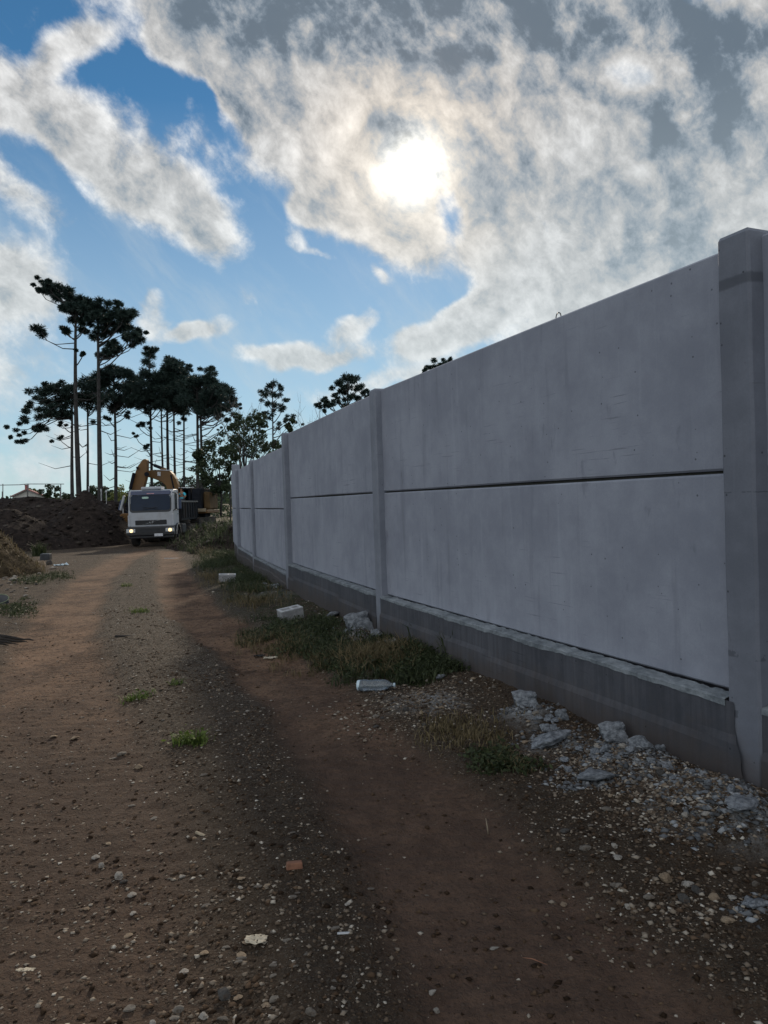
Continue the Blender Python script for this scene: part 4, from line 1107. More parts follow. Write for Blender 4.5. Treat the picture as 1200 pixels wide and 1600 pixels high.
# ------------------------------------------------------------------ trees
def tri_cloud(C, r, n, rr, seed, size, flat=.75, needle=True):
    """needle tufts: n thin spikes radiating through a ball round each centre"""
    r_ = np.random.RandomState(seed); C = np.repeat(np.asarray(C, float), n, 0); rr = np.repeat(np.asarray(rr, float), n)
    m = len(C); d = r_.normal(size=(m, 3)); d /= np.linalg.norm(d, axis=1, keepdims=True); d[:, 2] *= flat
    if needle:
        a0 = r_.uniform(.0, .55, m)[:, None]; a1 = a0 + r_.uniform(.3, .5, m)[:, None]
        p0 = C + d*rr[:, None]*a0; p1 = C + d*rr[:, None]*np.minimum(a1, 1.08)
        s_ = np.cross(d, r_.normal(size=(m, 3))); s_ /= np.linalg.norm(s_, axis=1, keepdims=True); s_ *= size*r_.uniform(.7, 1.3, m)[:, None]
        V = np.stack([p0 - s_*.6, p0 + s_*.6, p1 + s_*.35, p1 - s_*.35], 1)
    else:
        p = C + d*rr[:, None]*(r_.rand(m)**.4)[:, None]; e1 = r_.normal(size=(m, 3)); e1 /= np.linalg.norm(e1, axis=1, keepdims=True)
        e2 = np.cross(e1, r_.normal(size=(m, 3))); e2 /= np.linalg.norm(e2, axis=1, keepdims=True); k = size*r_.uniform(.6, 1.4, m)[:, None]
        V = np.stack([p-e1*k, p+e2*k*.5, p+e1*k, p-e2*k*.5], 1)
    F_ = (np.arange(m)[:, None]*4 + np.arange(4)[None])
    T = np.repeat(np.clip(.5 + .5*d[:, 2] + r_.normal(0, .2, m), 0, 1)*0 + r_.rand(m), 4)
    return V.reshape(-1, 3), F_, T
def araucaria(bx_, by_, Y, top_py, tufts, lab, group, rpx, seed=0, bend=0.0, dead=8, dead_rng=(.45, .8), n_sp=150, topx=None, droop=False):
    """bx_, by_: foot of the trunk; tufts: (px, py, radius px) of the brush ends; rpx trunk width"""
    r_ = np.random.RandomState(seed); k = Y/FPX
    foot = at(bx_, by_, Y); foot.z = min(foot.z, float(base_z(foot.x, foot.y))) - .3
    top = at(bx_-2 if topx is None else topx, top_py, Y)
    e = empty('araucaria_tree', (foot.x, foot.y, foot.z), label=lab, cat='tree', group=group)
    n = 14; path = []
    for i in range(n+1):
        t = i/n; p = foot.lerp(top, t); p.x += bend*sin(pi*t)*k; p.y += .15*sin(5*t+seed); path.append(p)
    rad = [rpx*k*.5*(1.15-.75*(i/n)**1.3) for i in range(n+1)]
    m_ = MB(); m_.tube([p - foot for p in path], rad, 8)
    def tz(z):
        t = min(max((z-foot.z)/(top.z-foot.z), 0), 1); i = min(int(t*n), n-1); f = t*n-i; return path[i].lerp(path[i+1], f)
    m_.build('trunk', M['bark'], e, smooth_=True)
    C = []; RR = []; br = MB()
    for (tx, ty, tr) in tufts:
        p = at(tx, ty, Y); dep = r_.uniform(-1, 1)*max(1.2, .9*abs(p.x - tz(p.z).x) + 1.2)*.8
        p = at(tx, ty, Y+dep); hd = math.hypot(p.x-tz(p.z).x, dep)
        s_ = tz(p.z - min(.40*hd + .5, 2.6)); q1 = s_.lerp(p, .35); q1.z -= .12*hd; q2 = s_.lerp(p, .8); q2.z -= .14*hd
        if droop and hd > 1.6:
            s_ = tz(min(p.z + .30*hd, top.z - .3)); q1 = s_.lerp(p, .4); q1.z += .06*hd; q2 = s_.lerp(p, .8); q2.z -= .04*hd
        br.tube([v - foot for v in (s_, q1, q2, p)], [.06, .045, .035, .025], 4)
        C.append(p - foot); RR.append(tr*k*1.12)
        # the mass behind: a second, smaller tuft along the same arm
        for _ in range(2):
            q = p + Vector((r_.normal(0, .40), r_.normal(0, .8), r_.uniform(-.40, .20))); C.append(q - foot); RR.append(tr*k*.95)
    for j in range(dead):
        t = dead_rng[0] + (dead_rng[1]-dead_rng[0])*r_.rand(); z = foot.z + (top.z-foot.z)*t; s_ = tz(z); a = r_.rand()*6.28; L = r_.uniform(.8, 3.2)
        u = Vector((cos(a), sin(a), 0)); br.tube([s_-foot, s_+u*L*.5-Vector((0,0,.08*L))-foot, s_+u*L+Vector((0,0,.12*L))-foot], [.045, .032, .012], 4)
    tag(br.build('branches', M['bark'], e), kind='stuff')
    V, F_, T = tri_cloud([c[:] for c in C], 1, int(n_sp*1.1), RR, seed+9, .036*max(1, Y/60), .8)
    np_mesh('crown', V, F_, M['needle'], e, attr={'tone': T})
    return e
def band(x0, x1, y0, y1, n, r, seed, dome=True):
    """tufts filling an umbrella crown between x0..x1 whose top is y0 and ragged underside y1"""
    r_ = np.random.RandomState(seed); out = []
    for i in range(int(n*1.4)):
        u = r_.uniform(-1, 1); x = (x0+x1)/2 + u*(x1-x0)/2; lo = y0 + (y1-y0)*.35*u*u if dome else y0
        y = lo + (y1-lo)*r_.rand()**1.25*(1-.25*abs(u)); out.append((x, y, r*r_.uniform(.85, 1.2)))
    return out
GA = 'araucaria trees in the grove behind the earth bank'
T1 = [(88,448,12),(100,452,12),(75,447,7),(66,441,7),(60,452,6),(70,446,7),(92,462,13),(108,463,12),(122,470,13),(136,474,11),(118,488,12),(134,490,12),(110,478,11),(105,518,9),(97,512,6),(62,514,12),(128,515,9),(138,500,9),(130,552,5),(82,456,11),(145,480,10),(103,480,10),(124,480,11),(112,500,9),(126,500,9)]
araucaria(122,782,58,480,T1,'tallest araucaria tree with a drooping left branch, left of the truck',GA,8.2,1,bend=-2,dead=5,dead_rng=(.6,.86),n_sp=330,topx=119)
T2 = [(150,480,13),(165,485,13),(180,490,13),(197,488,11),(208,490,11),(170,503,13),(190,508,12),(205,523,12),(215,516,8),(160,500,10),(176,538,12),(186,545,9),(212,535,8),(156,555,9),(165,548,8),(200,530,9),(150,520,9),(172,520,8),(218,523,6),(155,470,10),(186,475,9),(155,500,11),(165,515,9),(190,498,11),(180,515,9),(200,512,9)]
araucaria(154,790,57,495,T2,'second tallest araucaria tree, its crown reaching right towards the truck',GA,8.0,2,bend=2,dead=9,dead_rng=(.35,.75),n_sp=330,topx=152)
T3 = [(47,630,8),(42,643,8),(40,658,7),(25,672,6),(34,690,7),(30,680,5),(60,610,11),(72,612,11),(85,605,11),(97,603,11),(108,608,11),(75,630,12),(90,625,12),(105,630,11),(65,650,11),(78,645,10),(62,665,8),(55,668,7),(95,660,5),(93,685,5),(118,620,11),(88,612,11),(56,622,8),(70,600,7),(96,596,6),(82,635,10),(98,642,9),(70,640,10),(110,645,8),(88,650,8),(104,618,10),(66,625,9)]
araucaria(113,782,63,612,T3,'leftmost araucaria of the grove with low clumps hanging far to the left',GA,6.0,3,dead=10,n_sp=230,droop=True)
def grove(bx_, by_, Y, tpx, tufts, lab, rp, sd, **k): return araucaria(bx_, by_, Y, tpx, tufts, lab, GA, rp, sd, **k)
grove(137,785,66,600,band(122,158,590,640,13,10,4),'slim araucaria standing between the two tallest trees',4.4,4,dead=8,n_sp=170)
grove(180,786,64,585,band(148,210,574,640,24,11,5)+[(198,635,7),(200,645,6),(170,655,6)],'araucaria with a flat dark crown right of the two tallest trees',5.6,5,dead=16,dead_rng=(.3,.75),n_sp=190)
grove(236,800,68,560,[(232,553,12),(228,566,10),(237,548,9)]+band(204,262,578,640,20,11,6)+[(222,662,6),(216,665,5),(228,698,5),(212,682,4)],'araucaria topped by a single round tuft behind the excavator boom',4.6,6,dead=12,dead_rng=(.25,.7),n_sp=190)
grove(254,800,72,590,band(236,275,585,640,12,10,7),'thin araucaria just right of the one with the round tuft',3.6,7,dead=6,n_sp=150)
grove(263,800,70,575,band(240,290,565,642,20,11,8)+[(262,560,8)],'araucaria in the middle of the grove above the excavator boom',5.2,8,dead=8,n_sp=190)
grove(275,800,74,585,band(255,298,575,650,14,10,9)+[(274,568,7)],'slim leaning araucaria right of the middle of the grove',4.2,9,dead=9,n_sp=160,topx=270)
grove(288,800,76,585,[(295,573,8),(290,578,7)]+band(270,312,584,650,14,10,10)+[(288,655,6)],'thin straight araucaria with a small tuft above its crown',3.8,10,dead=12,dead_rng=(.3,.7),n_sp=160)
grove(309,810,62,590,band(288,345,588,650,22,11,11)+[(330,575,7),(322,648,7),(340,640,6)],'stout araucaria nearest the right end of the grove',5.6,11,dead=14,dead_rng=(.3,.75),n_sp=200)
grove(315,812,67,600,band(305,358,598,650,18,10,12)+[(330,578,9),(350,603,10),(362,620,8),(368,632,7),(375,632,4),(352,640,7),(358,656,5),(345,648,5),(346,668,3)],'rightmost araucaria of the grove, its clumps spreading towards the broadleaf trees',5.0,12,dead=16,dead_rng=(.35,.8),n_sp=190)
# araucarias showing over the wall
GW = None
T = [(428,598,9),(420,603,7),(437,603,7),(415,618,7),(425,615,9),(437,617,8),(445,625,6),(418,630,7),(430,632,9),(440,640,7),(412,645,5),(425,648,7),(447,655,5),(458,650,6),(462,660,4),(436,662,6)]
araucaria(428,830,70,600,T,'narrow rounded araucaria rising over the wall left of the bare tree',None,3.2,20,dead=4,n_sp=130)
T = [(540,590,11),(530,598,9),(552,595,10),(545,605,10),(560,606,9),(532,612,8),(522,618,6),(550,618,9),(568,613,7),(573,610,5),(510,630,8),(500,636,5),(518,632,7),(528,628,7),(560,622,7),(540,625,8),(505,625,6)]
araucaria(545,850,55,592,T,'dark round crowned araucaria above the wall left of the second post',None,4.5,21,dead=2,n_sp=200)
T = [(697,567,8),(688,571,7),(680,573,7),(672,575,6),(664,578,5),(703,563,5),(690,578,8)]
araucaria(690,850,60,570,T,'tip of an araucaria just showing over the near top panel',None,4,22,dead=0,n_sp=200)

def broadleaf(px, py, Y, clumps, lab, seed, mt='leaf', leaf=.11, npc=260, trunk=6, cat='tree', limbs=True, name='broadleaf_tree', bark='bark'):
    r_ = np.random.RandomState(seed); k = Y/FPX; foot = at(px, py, Y); foot.z = float(base_z(foot.x, foot.y)) - .2 if foot.z < .6 else foot.z
    e = empty(name, foot, label=lab, cat=cat)
    cs = [at(a, b, Y) + Vector((0, r_.uniform(-1.4, 1.4), 0)) for a, b, c in clumps]; hi = max(c.z for c in cs)
    m_ = MB(); mid = Vector((foot.x, foot.y, foot.z*.45+hi*.55)); r0 = trunk*k/2
    pts = [foot, foot.lerp(mid, .5)+Vector((.1,0,0)), mid, Vector((mid.x+.1, mid.y, hi-.3))]
    m_.tube([p-foot for p in pts], [r0, r0*.85, r0*.6, r0*.2], 8); m_.build('trunk', M[bark], e, smooth_=True)
    b_ = MB()
    for c in cs:
        t = np.clip((c.z-foot.z)*.55/(hi-foot.z), .2, .8); s_ = foot.lerp(pts[-1], t); q = s_.lerp(c, .5) + Vector((r_.normal(0,.15), r_.normal(0,.15), -.15))
        b_.tube([s_-foot, q-foot, c-foot], [r0*.4, r0*.25, r0*.08], 4)
    tag(b_.build('branches', M[bark], e), kind='stuff')
    V, F_, T = tri_cloud([(c-foot)[:] for c in cs], 1, npc, [c[2]*k for c in clumps], seed, leaf, .8, needle=False)
    # secondary sprays around every clump give an uneven outline
    C2 = []; R2 = []
    for c, cl in zip(cs, clumps):
        for _ in range(7):
            d = Vector(r_.normal(size=3)).normalized(); C2.append((c-foot + d*cl[2]*k*r_.uniform(.7, 1.15))[:]); R2.append(cl[2]*k*r_.uniform(.2, .45))
    V2, F2, T2_ = tri_cloud(C2, 1, max(12, npc//9), R2, seed+1, leaf, .8, needle=False)
    np_mesh('crown', np.concatenate([V, V2]), np.concatenate([F_, F2+len(V)]), M[mt], e, attr={'tone': np.concatenate([T, T2_])}); return e
r_ = np.random.RandomState(66)
def cl(lst, jit=0): return lst
broadleaf(345,806,46,[(322,712,12),(335,700,11),(350,705,13),(322,735,13),(340,725,15),(355,728,12),(330,750,12),(348,748,13),(362,748,10),(338,765,9),(355,762,8),(318,722,8),(312,712,6)],
          'dark bushy tree standing behind the berm between the excavator and the wall end', 41, npc=300, trunk=3.6, leaf=.085)
broadleaf(385,830,52,[(375,655,9),(390,650,11),(405,652,10),(365,668,9),(382,668,12),(400,668,11),(415,665,8),(362,685,10),(378,686,13),(395,688,13),(412,684,11),(425,692,9),(385,705,13),(402,704,12),(420,700,8),(368,702,10),(370,716,9),(450,665,5),(458,658,4),(455,672,4)],
          'leafy broadleaf tree above the far end of the wall', 42, npc=230, trunk=5, leaf=.085)
broadleaf(360,825,60,[(352,680,6),(358,668,5),(345,690,7),(360,700,7)], 'thin leafy tree between the araucaria grove and the leafy broadleaf tree', 43, npc=110, trunk=2.5, leaf=.08)
broadleaf(440,845,50,[(432,712,8),(448,688,6),(438,700,7),(425,715,9)], 'low leafy tree peeping over the wall beside the third post', 48, npc=130, trunk=3, leaf=.08)
def bare_tree(px, Y, top_py, lab, seed, spread=14, sub=5, mt='bark_pale'):
    r_ = np.random.RandomState(seed); k = Y/FPX; foot = at(px, 830, Y); foot.z = float(base_z(foot.x, foot.y))-.2; top = at(px, top_py, Y); H_ = top.z-foot.z
    e = empty('bare_tree', foot, label=lab, cat='tree'); m_ = MB(); m_.tube([Vector((0,0,0)), Vector((.1,0,H_*.35)), Vector((-.05,.1,H_*.6))], [.16,.12,.08], 6); m_.build('trunk', M[mt], e, smooth_=True)
    b_ = MB()
    def grow(p, d, L, r, lv):
        q = p; pts = [p]
        for i in range(4):
            d = (d + Vector(r_.normal(0, .14, 3)) + Vector((0,0,.07))).normalized(); q = q + d*L/4; pts.append(q)
        b_.tube(pts, [r, r*.85, r*.7, r*.55, r*.35], 4, cap=False)
        if lv > 0:
            for i in range(3 if lv > 1 else 3):
                s_ = pts[r_.randint(1, 5)]; dd = (d + Vector(r_.normal(0, .55, 3))).normalized(); grow(s_, dd, L*r_.uniform(.5, .75), r*.6, lv-1)
    for i in range(6):
        z = H_*r_.uniform(.35, .6); a = r_.rand()*6.28
        grow(Vector((0,0,z)), Vector((cos(a)*.45, sin(a)*.45, 1)).normalized(), (H_-z)*.55, .055, 3)
    tag(b_.build('branches', M[mt], e), kind='stuff'); return e
bare_tree(379,62,612,'leafless pale tree between the grove and the leafy broadleaf tree',51)
bare_tree(484,58,620,'leafless pale tree over the wall left of the round crowned araucaria',52)

# distant growth behind the bank and under the grove
FAR = [(185,777,110,[(178,775,9),(190,772,11),(200,778,10),(185,785,10),(170,783,7),(195,785,9)],'leaf_y','rounded yellow green tree behind the bank, left of the truck',61,.16),
 (78,780,120,[(70,768,5),(78,762,6),(86,764,5),(74,774,5),(86,774,4),(80,770,5)],'leaf','small feathery tree standing right of the red roofed house',62,.12),
 (105,782,130,[(100,776,5),(108,777,5)],'leaf','tiny dark bush between the feathery tree and the grove',63,.14),
 (50,775,150,[(47,766,4),(54,768,4),(50,770,4)],'leaf_y','pale green treetop behind the ridge of the red roofed house',64,.15),
 (150,785,125,[(143,768,6),(150,764,7),(158,770,7),(165,764,6),(172,770,6),(165,776,8),(150,778,8)],'leaf','dark treetops between the trunks of the grove, behind the bank',65,.16),
 (215,790,130,[(208,772,6),(216,768,7),(224,772,8),(235,770,9),(222,782,10)],'leaf','dark trees behind the excavator stick',66,.18),
 (250,790,150,[(240,760,8),(250,756,8),(262,760,9),(255,770,12),(240,772,10)],'leaf','dark clump of trees seen under the excavator boom',67,.2),
 (295,790,170,[(280,760,8),(290,752,9),(300,756,10),(312,760,9),(285,770,12),(305,772,12)],'leaf','dark trees on the rise behind the excavator cab',68,.22),
 (325,795,180,[(318,758,8),(328,752,8),(338,756,8),(350,758,9),(330,766,10),(345,768,10),(360,765,10)],'leaf','far dark trees on the slope behind the small bushy tree',69,.24)]
for px, py, Y, c, mt, lab, sd, lf in FAR: broadleaf(px, py, Y, c, lab, sd, mt=mt, leaf=lf, npc=260, trunk=2.5, name='distant_tree')
# a wood on the far hills, one mass
r_ = np.random.RandomState(70); n_ = 900
X = r_.uniform(-330, 260, n_); Y = r_.uniform(240, 420, n_); Z = hillf(X, Y)
V, F_, T = tri_cloud(np.stack([X, Y, Z+3.0], 1), 1, 60, r_.uniform(3.0, 6.0, n_), 71, 1.0, .9, needle=False)
tag(np_mesh('far_woods', V, F_, M['leaf'], attr={'tone': T}), kind='stuff')
# scrub on the cleared slope behind the berm
r_ = np.random.RandomState(72); n_ = 130
X = r_.uniform(-40, 12, n_); Y = r_.uniform(95, 185, n_)
Zs = -.7 + smooth((Y-64)/110)*(2.6+2.0*fbm2(X*.03, Y*.03, 3, 140))
V, F_, T = tri_cloud(np.stack([X, Y, Zs+.5], 1), 1, 90, r_.uniform(.6, 1.7, n_), 73, .22, .7, needle=False)
tag(np_mesh('hillside_scrub', V, F_, M['leaf'], attr={'tone': T}), kind='stuff')

# ------------------------------------------------------------------ house, rail, poles on the bank
M['roof_tile'] = simple('faded_red_roof', (.30, .12, .115), .8, .2, 1.5)
M['house_wall'] = simple('pale_house_wall', (.46, .45, .42), .85, .08, 1)
M['trim'] = simple('grey_trim', (.15,.145,.14), .7)
hb = at(44, 788, 120); hx, hy = hb.x, hb.y
e = empty('house', (hx, hy, -.5), rz=.0, label='far low house with a faded red roof and pale gable, above the bank', cat='house')
def L_(px, py, Y=120): p = at(px, py, Y); return Vector((p.x-hx, p.y-hy, p.z+.5))
ap, el, er = L_(42,765), L_(17,776.5), L_(71,776.5); back = Vector((-3.5, 9.0, 0))
bl, brr = Vector((el.x+.25, el.y, 0)), Vector((er.x-.25, er.y, 0))
m_ = MB(); m_.prism([bl, brr, Vector((er.x-.25, er.y, er.z+.02)), Vector((ap.x, ap.y, ap.z-.12)), Vector((el.x+.25, el.y, el.z+.02))], back); m_.build('wall', M['house_wall'], e)
fo = Vector((.12, -.35, 0))
m_ = MB(); th = Vector((0, 0, .16))
for a, b in ((el, ap), (ap, er)): m_.add([a+fo, b+fo, b+fo+th, a+fo+th, a+back*1.03, b+back*1.03, b+back*1.03+th, a+back*1.03+th], [(0,1,2,3),(7,6,5,4),(0,4,5,1),(1,5,6,2),(2,6,7,3),(3,7,4,0)])
rf = m_.build('roof', M['roof_tile'], e)
m_ = MB(); c = ap + back*.15; m_.box((c.x-.15, c.y, c.z+.35), (.45, .45, .9)); m_.build('chimney', M['roof_tile'], rf)
m_ = MB(); m_.box((c.x-.15, c.y, c.z+.84), (.58, .58, .08)); m_.build('chimney_cap', M['trim'], rf)
m_ = MB()
for a, b in ((el, ap), (ap, er)): m_.add([a+fo-Vector((0,.03,0)), b+fo-Vector((0,.03,0)), b+fo+Vector((0,-.03,-.12)), a+fo+Vector((0,-.03,-.12))], [(0,1,2,3)])
m_.build('barge_board', M['trim'], e)
m_ = MB(); m_.box((ap.x-1.1, ap.y-.04, 1.3), (1.0, .06, 1.0)); f_ = m_.build('window', M['trim'], e); m_ = MB(); m_.box((ap.x-1.1, ap.y-.08, 1.3), (.84, .03, .84)); m_.build('pane', M['dark_plastic'], f_)
# rail fence on top of the bank
M['galv'] = simple('dull_galvanised_pipe', (.16, .16, .17), .5, .2, 3, metal=.3)
e = empty('rail_fence', (at(50, 776, 47).x, 47, 1.9), label='thin pipe rail on posts running along the top of the bank at the left', cat='rail fence')
for px in (4.5, 43.5, 95):
    a, b = at(px, 796, 47), at(px, 756, 47); m_ = MB(); m_.tube([a-e.location, b-e.location], .028, 8); world = m_.build('rail_post', M['galv'], e)
    a, b = at(px, 796, 47), at(px, 768, 47); m_ = MB(); m_.tube([a-e.location+Vector((0,-.04,0)), b-e.location+Vector((0,-.04,0))], .05, 8); m_.build('post_sleeve', M['trim'], e)
m_ = MB(); m_.tube([at(-60, 759, 47)-e.location, at(30, 757.5, 47)-e.location, at(42, 756.2, 47)-e.location, at(100, 756.3, 47)-e.location], .024, 6); m_.build('rail', M['galv'], e)
for px, py0, py1, lab in ((166,770,790,'short white marker pole with a round top on the bank left of the truck'),(158,768,784,'short plain white marker pole among the trunks on the bank'),(192,783,796,'small white stake beside the left mirror of the truck'),(139,764,773,'small white stake on top of the pointed mound')):
    Y = 43.5; a, b = at(px, py0, Y), at(px, py1, Y); b.z -= .4
    e = empty('marker_pole', b, label=lab, cat='pole'); m_ = MB(); m_.tube([Vector((0,0,0)), a-b], .024, 8); m_.build('pole', M['white_plastic'], e)
    m_ = MB(); m_.tube([a-b+Vector((0,0,.001)), a-b+Vector((0,0,.05)), a-b+Vector((0,0,.12)), a-b+Vector((0,0,.16))], [.03,.06,.055,.02] if 'round' in lab else [.04,.04,.038,.03], 10); m_.build('pole_cap', M['white_plastic'], e)

# ------------------------------------------------------------------ truck
M['cab_white'] = simple('white_cab_paint', (.40, .42, .46), .35, .05, 2, spec=.4, dirt=((.20,.15,.11), .35))
M['black_trim'] = simple('black_plastic_trim', (.018, .019, .022), .45, .2, 5)
M['glass'] = simple('dark_cab_glass', (.008, .016, .036), .15, .1, 2, spec=.25)
M['visor'] = simple('tinted_visor', (.03, .045, .10), .25, .1, 3)
M['chrome'] = simple('dull_chrome', (.55, .56, .58), .25, .1, 5, metal=.9)
M['rubber'] = simple('dusty_tyre_rubber', (.022, .020, .019), .9, .3, 6, dirt=((.10,.07,.05), .5))
M['chassis'] = simple('dark_chassis', (.022, .022, .024), .7, .3, 3)
M['tipper'] = simple('dark_tipper_steel', (.012, .014, .019), .8, .35, 1.5, spec=.2, dirt=((.06,.048,.038), .5))
M['orange'] = simple('amber_lens', (.60, .22, .03), .3)
def lamp_mat(name, col, s_):
    m, t = mat(name); finish(t, (*col, 1), .3, emis=col, es=s_); return m
M['headlight'] = lamp_mat('lit_headlight_lens', (1.0, .72, .36), 1.7)
M['lens'] = simple('clear_lamp_lens', (.45, .47, .5), .12, spec=.9)
M['sticker'] = simple('pale_green_sticker', (.35, .50, .44), .6)
M['plate'] = simple('licence_plate_white', (.55, .56, .60), .5)
M['pink'] = simple('faded_pink_lettering', (.42, .22, .26), .6)
TY = 36.4; tp = at(237.5, 852, TY); tz_ = float(base_z(tp.x, TY)) + .02
tr = empty('dump_truck', (tp.x, TY, tz_), rz=R(6), label='white cab dump truck facing down the track with its headlights lit', cat='truck')
def part(name, boxes, mt, parent=tr, bevel=.02, **k):
    m_ = MB()
    for b_ in boxes: m_.box(*b_)
    return m_.build(name, M[mt], parent, bevel=bevel, **k)
def prism_x(poly, x0, x1):   # polygon in the y-z plane
    m_ = MB(); m_.prism([Vector((x0, y, z)) for y, z in poly], Vector((x1-x0, 0, 0))); return m_
# cab shell: side profile swept across
prof = [(0.0,1.02),(-.02,1.75),(.10,2.62),(.22,2.82),(.42,2.92),(1.55,2.94),(1.62,2.85),(1.62,1.02)]
cab = prism_x(prof, -1.12, 1.12).build('cab', M['cab_white'], tr, bevel=.07, seg=3)
# windscreen, slightly proud, rounded corners
def slant(z): return np.interp(z, [1.02,1.75,2.62,2.82], [0,-.02,.10,.22])
def front_patch(poly, off, thick=.02):
    m_ = MB(); m_.prism([Vector((x, slant(z)-off, z)) for x, z in poly], Vector((0, thick+off, 0))); return m_
def rrect(x0, x1, z0, z1, r=.1, n=4, low=0):
    out = []
    for cx, cz, a0 in ((x1-r, z0+r, -90), (x1-r, z1-r, 0), (x0+r, z1-r, 90), (x0+r, z0+r, 180)):
        for i in range(n+1): a = R(a0+90*i/n); out.append((cx+r*cos(a), cz+r*sin(a)))
    return out
fr = front_patch(rrect(-1.04, 1.04, 1.76, 2.70, .16), .012).build('windscreen_surround', M['black_trim'], tr)
front_patch(rrect(-.98, .98, 1.86, 2.64, .13), .024).build('windscreen', M['glass'], tr)
vs_ = front_patch(rrect(-1.0, 1.0, 2.655, 2.86, .06), .075, .03).build('sun_visor', M['visor'], tr, bevel=.02)
front_patch([(-.19,2.70),(.19,2.70),(.17,2.735),(-.17,2.735)], .085, .005).build('visor_lettering', M['pink'], vs_)
front_patch(rrect(-.42, -.10, 2.46, 2.56, .03), .030, .003).build('screen_sticker', M['sticker'], tr)
for sgn in (-1, 1):
    m_ = MB(); m_.tube([(sgn*.1+.3*sgn, -.07, 1.90), (sgn*.1+.02, -.085, 1.96), (sgn*.1-.45*sgn, -.06, 2.02)], .010, 5); m_.build('wiper', M['black_trim'], tr)
part('roof_hatch', [((0, .75, 3.0), (1.02, .95, .15))], 'cab_white', bevel=.05)
gr = front_patch(rrect(-.78, .78, 1.12, 1.36, .03), .020).build('grille', M['black_trim'], tr)
for k in range(4): front_patch([(-.76, 1.155+.05*k), (.76, 1.155+.05*k), (.76, 1.167+.05*k), (-.76, 1.167+.05*k)], .028, .004).build('grille_slat', M['chassis'], gr)
m_ = MB(); m_.prism([Vector((-.44, -.05, 1.130)), Vector((-.40, -.05, 1.130)), Vector((.46, -.05, 1.352)), Vector((.42, -.05, 1.352))], Vector((0, .02, 0))); m_.build('diagonal_bar', M['chrome'], gr)
m_ = MB(); m_.tube([Vector((.02+.075*cos(a), -.062, 1.242+.075*sin(a))) for a in np.linspace(0, 2*pi, 20)], .013, 6); m_.tube([(.075, -.062, 1.30), (.125, -.062, 1.35)], .011, 5); m_.tube([(.125,-.062,1.35),(.085,-.062,1.352)], .009, 4); m_.tube([(.125,-.062,1.35),(.125,-.062,1.31)], .009, 4); m_.build('round_badge', M['chrome'], gr)
# corner seams and step panels
for sgn in (-1, 1):
    part('corner_panel', [((sgn*1.09, .07, 1.34), (.10, .26, .60))], 'cab_white', bevel=.03)
    m_ = MB(); m_.box((sgn*1.118, .95, 2.28), (.03, .78, .82)); dr = m_.build('door_window', M['glass'], tr, bevel=.02)
    m_ = MB(); m_.tube([(sgn*1.128, .53, 1.84), (sgn*1.128, .53, 2.70), (sgn*1.128, 1.36, 2.72), (sgn*1.128, 1.36, 1.84), (sgn*1.128, .53, 1.84)], .022, 5); m_.build('window_frame', M['black_trim'], dr)
    m_ = MB(); m_.box((sgn*1.128, 1.28, 1.62), (.03, .18, .04)); m_.build('door_handle', M['black_trim'], tr)
# bumper and lights
bp = part('bumper', [((0, -.06, .80), (2.34, .34, .46)), ((0, -.01, .50), (2.2, .30, .14))], 'black_trim', bevel=.05)
part('bumper_slot', [((0, -.235, .72), (1.3, .012, .10)), ((0, -.235, .90), (1.0, .012, .04))], 'chassis', bp, bevel=0)
part('licence_plate', [((.40, -.245, .60), (.42, .015, .14))], 'plate', bp, bevel=.004)
for sgn in (-1, 1):
    part('headlight', [((sgn*.97, -.225, .84), (.44, .04, .19))], 'lens', bp, bevel=.02)
    m_ = MB(); m_.cyl((sgn*.96+.02, -.245, .84), (sgn*.96+.02, -.262, .84), .085, 18); m_.build('lit_lamp', M['headlight'], bp)
    part('indicator', [((sgn*1.15, -.20, .86), (.06, .05, .14))], 'orange', bp, bevel=.01)
    part('cab_step', [((sgn*1.10, .55, .62), (.14, .5, .06)), ((sgn*1.10, .55, .86), (.14, .5, .06))], 'chassis', bevel=.01)
# mirrors
for sgn, rot in ((-1, .28), (1, 0)):
    m_ = MB(); m_.tube([(sgn*1.10, .12, 2.75), (sgn*1.30, -.02, 2.72), (sgn*1.36, -.02, 2.4), (sgn*1.34, -.02, 2.0), (sgn*1.10, .10, 1.78)], .018, 6); m_.build('mirror_arm', M['black_trim'], tr)
    Mx = Matrix.Rotation(rot, 3, 'Y')
    m_ = MB(); m_.box((sgn*1.38, -.02, 2.28), (.10 if sgn < 0 else .05, .16, .78), Mx); mh = m_.build('mirror_housing', M['cab_white'], tr, bevel=.03)
    m_ = MB(); m_.box((sgn*1.44+(-.02 if sgn<0 else .0), .05, 2.16), (.20, .08, .55), Mx); m_.build('mirror_back', M['visor'], mh, bevel=.03)
